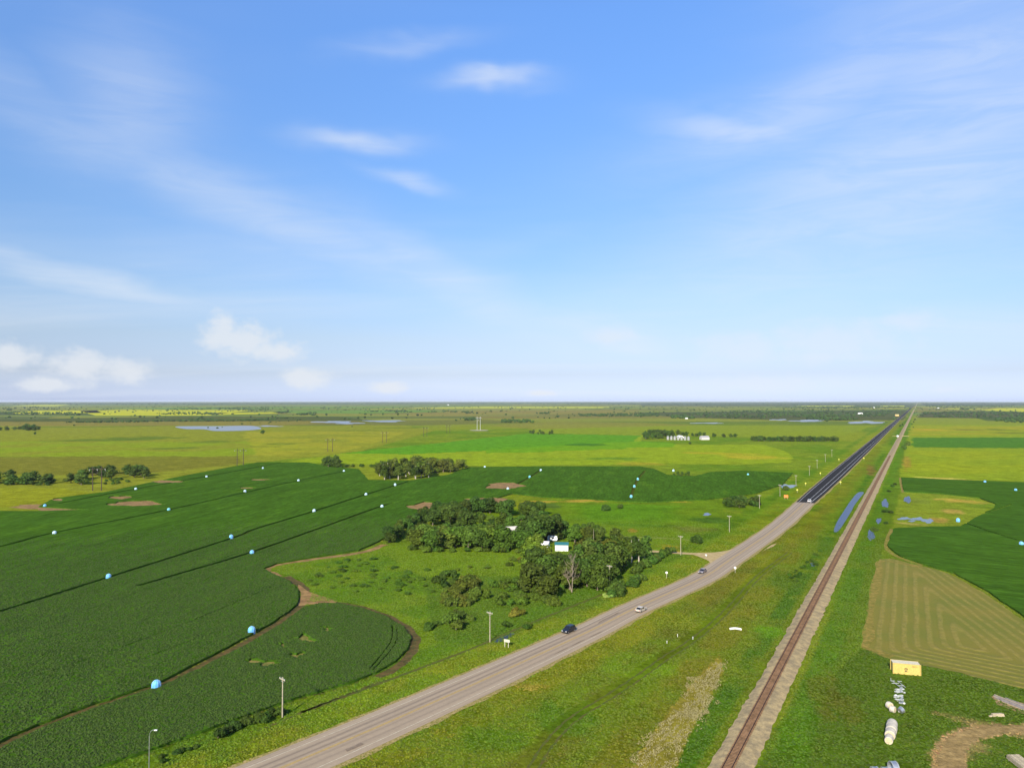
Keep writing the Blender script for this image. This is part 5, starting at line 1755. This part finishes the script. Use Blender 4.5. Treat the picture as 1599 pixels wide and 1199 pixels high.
# far farm: grain bins, dome, house
M_bin = plain('bin_steel', (.34, .34, .33), .5, .3, .5, .12)
M_dome = plain('dome_cover', (.82, .82, .80), .6)


def grain_bin():
    root = empty('grain_bin')
    MB().lathe([(2.2, 0), (2.2, 5.0)], 16).build('wall', M_bin, root)
    for z in (1.2, 2.4, 3.6):
        MB().lathe([(2.205, z), (2.24, z + .06), (2.205, z + .12)], 16, cap=False).build('ring', M_bin, root)
    MB().lathe([(2.4, 5.0), (2.3, 5.1), (.35, 6.5), (.3, 6.7)], 16).build('roof', M_bin, root)
    return root


gb = grain_bin()
for i in range(7):
    o = gb if i == 0 else copy_tree(gb)
    o.location = P(1043 + 5.35 * i, 686.5 + .12 * i)
    tag(o, ORD[6 - i] + ' steel grain bin of the far row, counting from the grey roofed house', 'grain bin', 'grain bins of the far farm')


def dome(px, py, r, L_, label, rz=0):
    o = tag(empty('fabric_shelter', P(px, py), rz), label, 'shelter')
    pr = [(r * math.cos(math.pi * k / 12), .2 + r * .8 * math.sin(math.pi * k / 12)) for k in range(13)]
    MB().prism(pr + [(-r, 0), (r, 0)], -L_ / 2, L_ / 2).build('cover', M_dome, o)
    MB().box(-r * .4, r * .4, -L_ / 2 - .05, -L_ / 2 - .005, 0, r * .5).build('door', M_grey, o)
    return o


dome(1062, 683.5, 5, 14, 'white rounded storage shelter behind the grain bins')
dome(1343.5, 646.5, 8, 16, 'large white dome building beyond the marsh near the highway', rad(20))
shed('farm_house', 1100, 686.5, 14, 9, 4, 2.5, rad(10), 'grey roofed house east of the grain bins', plain('grey_wall', (.5, .48, .46), .7), M_grey)['category'] = 'house'
for x, y, w_, lb in ((1072, 654, 8, 'tiny white building at the edge of far woods'), (700, 632.6, 18, 'white barn on the skyline beyond the canola'), (1364, 637, 16, 'white building amid the belt left of the far highway'),
                     (1400.5, 649.5, 14, 'ochre roofed building close to the far highway'), (1465, 637.6, 12, 'pale grain elevator shed right of the far railway')):
    shed('barn', x, y, w_, w_ * .7, w_ * .35, w_ * .14, rad(random.uniform(-20, 20)), lb, M_ww if 'ochre' not in lb else plain('ochre', (.6, .42, .16), .7), M_ww if 'ochre' not in lb else bpy.data.materials['ochre'], False)['category'] = 'barn'

# ------------------------------------------------------------------ yard east of the railway
# shipping container
ct = tag(empty('shipping_container', P(1414, 1050), rad(-15)), 'yellow shipping container with black lettering at the edge of the cut hay', 'container')
M_yc = plain('yellow_container', (.50, .37, .105), .65, 0, .25, .12)
M_ycr = plain('container_roof', (.58, .52, .36), .6, 0, .3, .12)
M_blk = plain('black_print', (.03, .03, .02), .6)
LX, LY, LZ = 3.03, 1.22, 2.55
cw = MB()
# corrugated long wall facing the yard
for y0, sgn in ((-LY, -1), (LY, 1)):
    prof_ = []
    n = 30
    for k in range(n + 1):
        x = -LX + .1 + (2 * LX - .2) * k / n
        prof_.append((x, y0 + sgn * (-.03 if (k // 1) % 2 else 0)))
    for k in range(n):
        (xa, ya), (xb, yb) = prof_[k], prof_[k + 1]
        cw.add([(xa, ya, .15), (xb, yb, .15), (xb, yb, LZ - .1), (xa, ya, LZ - .1)], [(0, 1, 2, 3)])
for x0 in (-LX + .05, LX - .05):
    cw.add([(x0, -LY, .15), (x0, LY, .15), (x0, LY, LZ - .1), (x0, -LY, LZ - .1)], [(0, 1, 2, 3)])
cw.build('wall', M_yc, ct)
MB().box(-LX + .05, LX - .05, -LY + .02, LY - .02, LZ - .1, LZ - .03).build('roof', M_ycr, ct)
for s_ in (-1, 1):
    MB().box(-LX, LX, s_ * LY - .07, s_ * LY + .07, 0, .16).build('bottom_rail', M_yc, ct)
    MB().box(-LX, LX, s_ * LY - .05, s_ * LY + .05, LZ - .11, LZ).build('top_rail', M_yc, ct)
    for x_ in (-LX, LX):
        MB().box(x_ - .06, x_ + .06, s_ * LY - .08, s_ * LY + .08, 0, LZ + .02).build('corner_post', M_yc, ct)
for y_ in (-.6, -.2, .2, .6):
    MB().tube([(LX + .04, y_, .2), (LX + .04, y_, LZ - .15)], .025, 5).build('lock_rod', M_steel, ct)


def print_text(txt, size, loc, parent, mat, bold=0.0, sx=1.0):
    cu = bpy.data.curves.new('lettering', 'FONT')
    cu.body = txt
    cu.size = size
    cu.align_x = 'CENTER'
    cu.extrude = .004
    cu.offset = bold
    tmp = bpy.data.objects.new('lettering', cu)
    COL.objects.link(tmp)
    me_ = bpy.data.meshes.new_from_object(tmp.evaluated_get(bpy.context.evaluated_depsgraph_get()))
    bpy.data.objects.remove(tmp)
    me_.materials.clear()
    me_.materials.append(mat)
    o = link(bpy.data.objects.new('lettering', me_), parent)
    o.location = loc
    o.rotation_euler = (math.pi / 2, 0, 0)
    o.scale = (sx, 1, 1)
    return o


print_text('m', .95, (-.15, -LY - .02, 1.10), ct, M_blk, .02, 1.0)
print_text('sc', .7, (-.15, -LY - .02, .66), ct, M_blk, .02, 1.0)
print_text('MSCU', .42, (1.75, -LY - .02, 1.88), ct, plain('brown_print', (.22, .15, .05), .6), .01)

M_white = plain('white_steel', (.38, .40, .38), .6, .1)
fr = tag(empty('ladder_scrap', P(1404, 1069), rad(-2)), 'white welded ladder frame lying in the grass before the container', 'frame')
for x in (-.75, .45):
    MB().tube([(x, -1.9, .25), (x, 1.7, .3)], .07, 6).build('rail', M_white, fr)
for x0, x1, y in ((-1.1, -.2, 1.6), (-1.6, .0, .2), (.4, 1.3, 1.4), (-.8, .5, -1.2)):
    MB().tube([(x0, y, .32), (x1, y, .32)], .07, 6).build('cross_bar', M_white, fr)
MB().tube([(-1.1, 1.6, .3), (-1.1, 1.6, 1.0)], .06, 6).build('upright', M_white, fr)
r3 = random.Random(3)
for i, (x, y) in enumerate(((1404, 1077), (1405, 1081.5), (1404, 1089), (1405, 1094), (1409, 1099))):
    b_ = tag(empty('metal_bundle', P(x, y), rad(r3.uniform(-10, 10))),
             ('bundle of white steel brackets nearest the ladder frame', 'second bundle of white brackets behind the ladder frame', 'heap of white square tubing in the middle of the row',
              'jumbled heap of white and grey fittings', 'small tail end of the white fittings row by the bales')[i], 'scrap metal')
    w_ = .95 if i < 4 else .5
    for k in range(9):
        yy = r3.uniform(-.45, .45)
        if k % 3 == 0:
            MB().tube([(-w_ + r3.uniform(-.1, .2), yy, .15 + .1 * k / 3), (w_ - r3.uniform(0, .2), yy + r3.uniform(-.2, .2), .15 + .1 * k / 3)], .09, 5).build('tube', M_white, b_)
        else:
            q = r3.uniform(-w_, w_)
            MB().box(q - .25, q + .25, yy - .18, yy + .18, .05 * k, .05 * k + .22, Matrix.Rotation(r3.uniform(-.5, .5), 4, 'Z'), .06, .05).build('bracket', M_white if k % 4 else M_steel, b_)
M_bale = plain('bale_wrap', (.46, .42, .34), .75, 0, .15, .2, 1.5)
M_bale2 = plain('bale_hay', (.50, .42, .26), .9, 0, .1, .25, 5)
ru = random.Random(12)


def bale(px, py, rz, label, r=.75, L_=1.35):
    o = tag(empty('hay_bale', P(px, py), rz), label, 'hay bale', 'cream bales in the yard')
    mt = Matrix.Translation((0, 0, r * .97)) @ Matrix.Rotation(math.pi / 2, 4, 'X')
    pr = [(r * .9, -L_ / 2)] + [(r * (1 + .02 * ((k % 2) * 2 - 1)), -L_ / 2 + .07 + (L_ - .14) * k / 8) for k in range(9)] + [(r * .9, L_ / 2)]
    MB().lathe(pr, 22, mt, cap=False).build('wrap', M_bale, o, smooth=False)
    for s_ in (-1, 1):
        MB().lathe([(r * .9, s_ * L_ / 2), (r * .45, s_ * (L_ / 2 + .03)), (.03, s_ * (L_ / 2 + .01))], 22, mt, cap=False).build('end_face', M_bale2, o)


d0 = P(1388.5, 1159).xy
d1 = P(1393.5, 1139).xy
LB_ = 'cream wrapped round bale in the tight row alone in the grass'
for k in range(4):
    q = d0 + (d1 - d0) * (k / 3)
    o_ = q + Vector((ru.uniform(-.12, .12), 0))
    oo = tag(empty('hay_bale', (o_.x, o_.y, 0), math.atan2((d1 - d0).y, (d1 - d0).x) - math.pi / 2), ORD[k] + ' cream bale of the tight row, counting from the steel rings', 'hay bale', 'cream bales in a tight row')
    r_ = (.74, .95, 1.0, .98)[k]
    mt = Matrix.Translation((0, 0, r_ * .97)) @ Matrix.Rotation(math.pi / 2, 4, 'X')
    L_ = (d1 - d0).length / 3 * .97
    pr = [(r_ * .88, -L_ / 2), (r_ * .98, -L_ / 2 + .08)] + [(r_ * (1 + .015 * ((j % 2) * 2 - 1)), -L_ / 2 + .12 + (L_ - .24) * j / 8) for j in range(9)] + [(r_ * .98, L_ / 2 - .08), (r_ * .88, L_ / 2)]
    MB().lathe(pr, 24, mt, cap=False).build('wrap', M_bale, oo)
    for s_ in (-1, 1):
        MB().lathe([(r_ * .88, s_ * L_ / 2), (r_ * .4, s_ * (L_ / 2 + .02)), (.03, s_ * (L_ / 2 + .01))], 24, mt, cap=False).build('end_face', M_bale2, oo)
bale(1389, 1106, rad(8), 'cream wrapped round bale nearest the white fittings, rear of a pair', .72, .95)
bale(1394, 1111.5, rad(38), 'tan round bale slumped against its partner', .66, 1.0)
bk = tag(empty('stock_tank', P(1407, 1113), rad(20)), 'grey and white round stock tank tipped on its side', 'tank')
mt = Matrix.Translation((0, 0, .62)) @ Matrix.Rotation(rad(70), 4, 'Y')
MB().lathe([(.62, -.35), (.66, .35), (.60, .35), (.57, -.28), (.02, -.3), (.02, -.36)], 18, mt, cap=False).build('wall', M_steel, bk)
MB().lathe([(.64, .33), (.70, .36), (.64, .40)], 18, mt, cap=False).build('rim', M_white, bk)
# galvanised rings at the lower end of the yard
for k, (x, y, r_, lb) in enumerate(((1366, 1210, .75, 'galvanised steel ring in shade, first of a pair'), (1382, 1210.5, .75, 'galvanised steel ring in shade, beside the bright one'), (1395.5, 1207, 1.05, 'larger bright galvanised culvert ring'))):
    o = tag(empty('steel_ring', P(x, y), rad(2)), lb, 'culvert ring')
    mt = Matrix.Translation((0, 0, r_)) @ Matrix.Rotation(math.pi / 2, 4, 'Y')
    MB().lathe([(r_ - .03, -.5), (r_ - .03, .5), (r_ - .06, .5), (r_ - .06, -.5), (r_ - .03, -.5)], 26, mt, cap=False).build('drum', M_steel, o)
    for s_ in (-1, 1):
        MB().lathe([(r_ - .02, s_ * .5 - .05), (r_ + .03, s_ * .5), (r_ - .02, s_ * .5 + .05)], 26, mt, cap=False).build('flange', M_white, o)
# timber and pipes
M_tim = plain('pale_timber', (.40, .33, .22), .85, 0, .15, .2, 2)
M_tim2 = plain('grey_plank', (.25, .22, .21), .85, 0, .15, .2, 2)
tb = tag(empty('timber_stack', P(1554, 1117.5), rad(2)), 'short stack of pale squared beams beside the dirt loop', 'timber')
for k, (x0, x1, y, z) in enumerate(((-1.5, 1.8, -.25, 0), (-.9, 1.7, .05, 0), (-.6, 1.75, -.1, .26), (-.6, 1.6, .2, .26))):
    MB().box(x0, x1, y - .13, y + .13, z, z + .25).build('beam', M_tim, tb)
ppd = P(1599, 1106) - P(1553, 1088)
pl = tag(empty('plank_pile', P(1592, 1103), math.atan2(ppd.y, ppd.x)), 'long low pile of grey planks and pipes on bare dirt', 'timber')
r5 = random.Random(8)
for k in range(12):
    y = -1.0 + .19 * k
    x0 = -5.2 + r5.uniform(-.8, .9) + (1.2 if k in (0, 1, 10, 11) else 0)
    z = .02 + .13 * (k % 3)
    MB().box(x0, 6.5 + r5.uniform(-.5, .5), y - .085, y + .085, z, z + .10, Matrix.Rotation(r5.uniform(-.012, .012), 4, 'Z')).build('plank', M_tim2 if k % 4 else M_tim, pl)
MB().tube([(-3.0, 1.35, .25), (6.8, 1.35, .25)], .07, 6).build('pipe', M_steel, pl)
pk = tag(empty('pallet_load', P(1596, 1196), rad(-4)), 'pale stacked pallets of cut boards at the dirt loop', 'timber')
for lay in range(5):
    for k in range(7):
        x = -1.0 + .33 * k
        MB().box(x - .13, x + .13, -2.6 + .1 * lay, 2.6 + r5.uniform(-.15, .15), .14 + .16 * lay, .14 + .16 * lay + .12).build('board', M_tim if (lay + k) % 3 else M_bale2, pk)
for y in (-2, 0, 2):
    MB().box(-1.15, 1.15, y - .08, y + .08, 0, .13).build('bearer', M_tim2, pk)


# ------------------------------------------------------------------ grass and crop plants near enough to show
def tufts(name, outline, holes, n, size, h, z0, mat, label, seed, cat, dens=None, blades=5, landcol=False, streak=False):
    r = np.random.default_rng(seed)
    pl = [tuple(q) for q in outline]
    A = np.array(pl)
    lo, hi = A.min(0), A.max(0)
    area_ok = []
    got = 0
    while got < n:
        p = r.uniform(lo, hi, size=(n, 2))
        d_ = np.hypot(p[:, 0], p[:, 1])
        az_ = np.abs(np.degrees(np.arctan2(p[:, 0], p[:, 1])))
        k = in_poly(p[:, 0], p[:, 1], pl) & (az_ < 41) & (p[:, 1] > 110) & (d_ < dens)
        k &= r.random(len(p)) < np.clip((dens - d_) / (dens * .4), 0, 1)
        for hh in holes:
            k &= ~in_poly(p[:, 0], p[:, 1], [tuple(q) for q in hh])
        p = p[k]
        if len(p) < 20:
            break
        area_ok.append(p)
        got += len(p)
    p = np.concatenate(area_ok)[:n]
    if streak:
        q_ = p @ np.array([[RAILN.x, RAILD.x], [RAILN.y, RAILD.y]])
        p = p[fbm(q_[:, 0] / .7, q_[:, 1] / 3, 91, 4) * .7 + .3 * fbm(p[:, 0] / 9, p[:, 1] / 9, 95, 2) + r.normal(0, .16, len(p)) > .62]
    k = len(p)
    s_ = size * r.uniform(.6, 1.4, size=k)
    hh = h * r.uniform(.4, 1.4, size=k)
    top = np.column_stack([p + r.normal(size=(k, 2)) * s_[:, None] * .35, z0 + hh])
    V = [top]
    for b_ in range(blades):
        t = 2 * np.pi * b_ / blades + r.uniform(-.4, .4, size=k)
        rr_ = s_ * r.uniform(.6, 1.25, size=k)
        V.append(np.column_stack([p[:, 0] + np.cos(t) * rr_, p[:, 1] + np.sin(t) * rr_, z0 + hh * r.uniform(-.25, .45, size=k)]))
    V = np.concatenate(V)
    i = np.arange(k)
    Fc = np.concatenate([np.column_stack([i, i + k * (1 + b_), i + k * (1 + (b_ + 1) % blades)]) for b_ in range(blades)])
    me = from_np(name, V, Fc, mat)
    at = me.attributes.new('tint', 'FLOAT', 'POINT')
    at.data.foreach_set('value', np.tile(r.random(k).astype(np.float32), blades + 1))
    if landcol:
        ri = np.clip(np.searchsorted(R_, np.hypot(p[:, 0], p[:, 1])), 0, nr - 1)
        ai = np.clip(np.searchsorted(A_[:NC], np.arctan2(p[:, 0], p[:, 1])), 0, NC - 1)
        lc_ = np.ones((k, 4), dtype=np.float32)
        lc_[:, :3] = land[ri * na + ai] * r.normal(1, .06, size=(k, 3)) * np.array([1.05, .98, .62])
        c_ = me.color_attributes.new('land', 'FLOAT_COLOR', 'POINT')
        c_.data.foreach_set('color', np.tile(np.clip(lc_, .004, .8), (blades + 1, 1)).ravel())
    return tag(link(bpy.data.objects.new(name, me)), label, cat, None, 'stuff')


M_plant = foliage('alfalfa_plant', (.036, .066, .008), .08, .66, 1.3)
tufts('crop_plants', W2(main_px), crop1_h, 75000, .34, .24, CROP_Z - .03, M_plant, 'leafy tops of the large western crop', 1, 'crop', 420)
tufts('crop_plants', W2(low_px), crop2_h, 30000, .32, .22, CROP_Z - .03, M_plant, 'leafy tops of the rounded crop corner', 2, 'crop', 330)
M_grass = foliage('meadow_grass', None, .06, .74, 1.24)
road_gap = [q + Vector((-(cl[i + 1] - q).normalized().y, (cl[i + 1] - q).normalized().x)) * (hw[i] + .9) for i, q in enumerate(cl[:150])]
road_gap += [q - Vector((-(cl[i + 1] - q).normalized().y, (cl[i + 1] - q).normalized().x)) * (hw[i] + 1.1) for i, q in enumerate(cl[:150])][::-1]
rail_gap = [RAIL0 + RAILD * -100 + RAILN * 3.6, RAIL0 + RAILD * 600 + RAILN * 3.6, RAIL0 + RAILD * 600 - RAILN * 4.3, RAIL0 + RAILD * -100 - RAILN * 4.3]
yard_px2 = [(1599, 1131), (1640, 1131), (1640, 1143), (1560, 1144), (1525, 1155), (1507, 1172), (1506, 1240), (1466, 1240), (1463, 1180), (1480, 1152), (1510, 1138), (1548, 1131)]
hay_gap, yard_gap = W2(hay_px), W2(yard_px2)
trk_gaps = [lane_outline(pts_, w_) for pts_, w_ in (([(968, 858), (1000, 859.5), (1040, 862), (1080, 864.5), (1112, 866), (1136, 868)], 4.6), ([(815, 1215), (850, 1160), (890, 1120), (950, 1083), (1000, 1050), (1035, 1025), (1070, 1003), (1110, 972), (1145, 938), (1180, 900), (1230, 862)], 4.2),
            ([(470, 1112), (520, 1094), (600, 1064), (680, 1034), (740, 1011), (800, 985), (860, 960), (920, 936), (960, 920)], 1.4), ([(478, 941), (530, 942), (580, 953), (625, 973), (648, 995), (643, 1018), (622, 1040), (590, 1057)], 3.0),
            ([(446, 900), (416, 892), (418, 886), (440, 880), (490, 873), (566, 862), (600, 850)], 3.8))] + [W2([(1076, 863), (1115, 862), (1150, 855), (1158, 859), (1129, 884), (1110, 884), (1106, 876), (1090, 869)]), reed_o] + [[q + Vector((1.6, .8)) for q in trk] + [q - Vector((1.6, .8)) for q in trk][::-1]]
near_land = [Vector(q) for q in ((-400, 105), (400, 105), (420, 430), (-420, 430))]
tufts('meadow_grass', near_land, [road_gap, rail_gap, hay_gap, yard_gap, W2(main_px), W2(low_px), W2(east_px)] + trk_gaps, 110000, .30, .19, 0.0, M_grass, 'rough green grass tufts of the verges and meadow', 5, 'grass', 420, landcol=True)
M_reed = foliage('bleached_reed', (.215, .19, .09), .15)
tufts('reeds', densify(W2(reed_px), 1.2), [], 22000, .12, .20, .02, M_reed, 'bleached straw coloured reeds between highway and railway', 3, 'reeds', 400, streak=True)

# ------------------------------------------------------------------ the air
hz = MB().box(-34800, 34800, -34800, 34800, -1.5, 70).mesh('haze', bpy.data.materials.new('haze_air'))
mh = hz.materials[0]
mh.use_nodes = True
mh.node_tree.nodes.clear()
ho = mh.node_tree.nodes.new('ShaderNodeOutputMaterial')
hv = mh.node_tree.nodes.new('ShaderNodeVolumePrincipled')
hv.inputs['Color'].default_value = (.80, .88, 1.0, 1)
hv.inputs['Density'].default_value = 2.3e-5
hv.inputs['Anisotropy'].default_value = 0.0
mh.node_tree.links.new(hv.outputs[0], ho.inputs['Volume'])
tag(link(bpy.data.objects.new('haze', hz)), 'pale blue haze over the plain', 'haze', None, 'stuff')
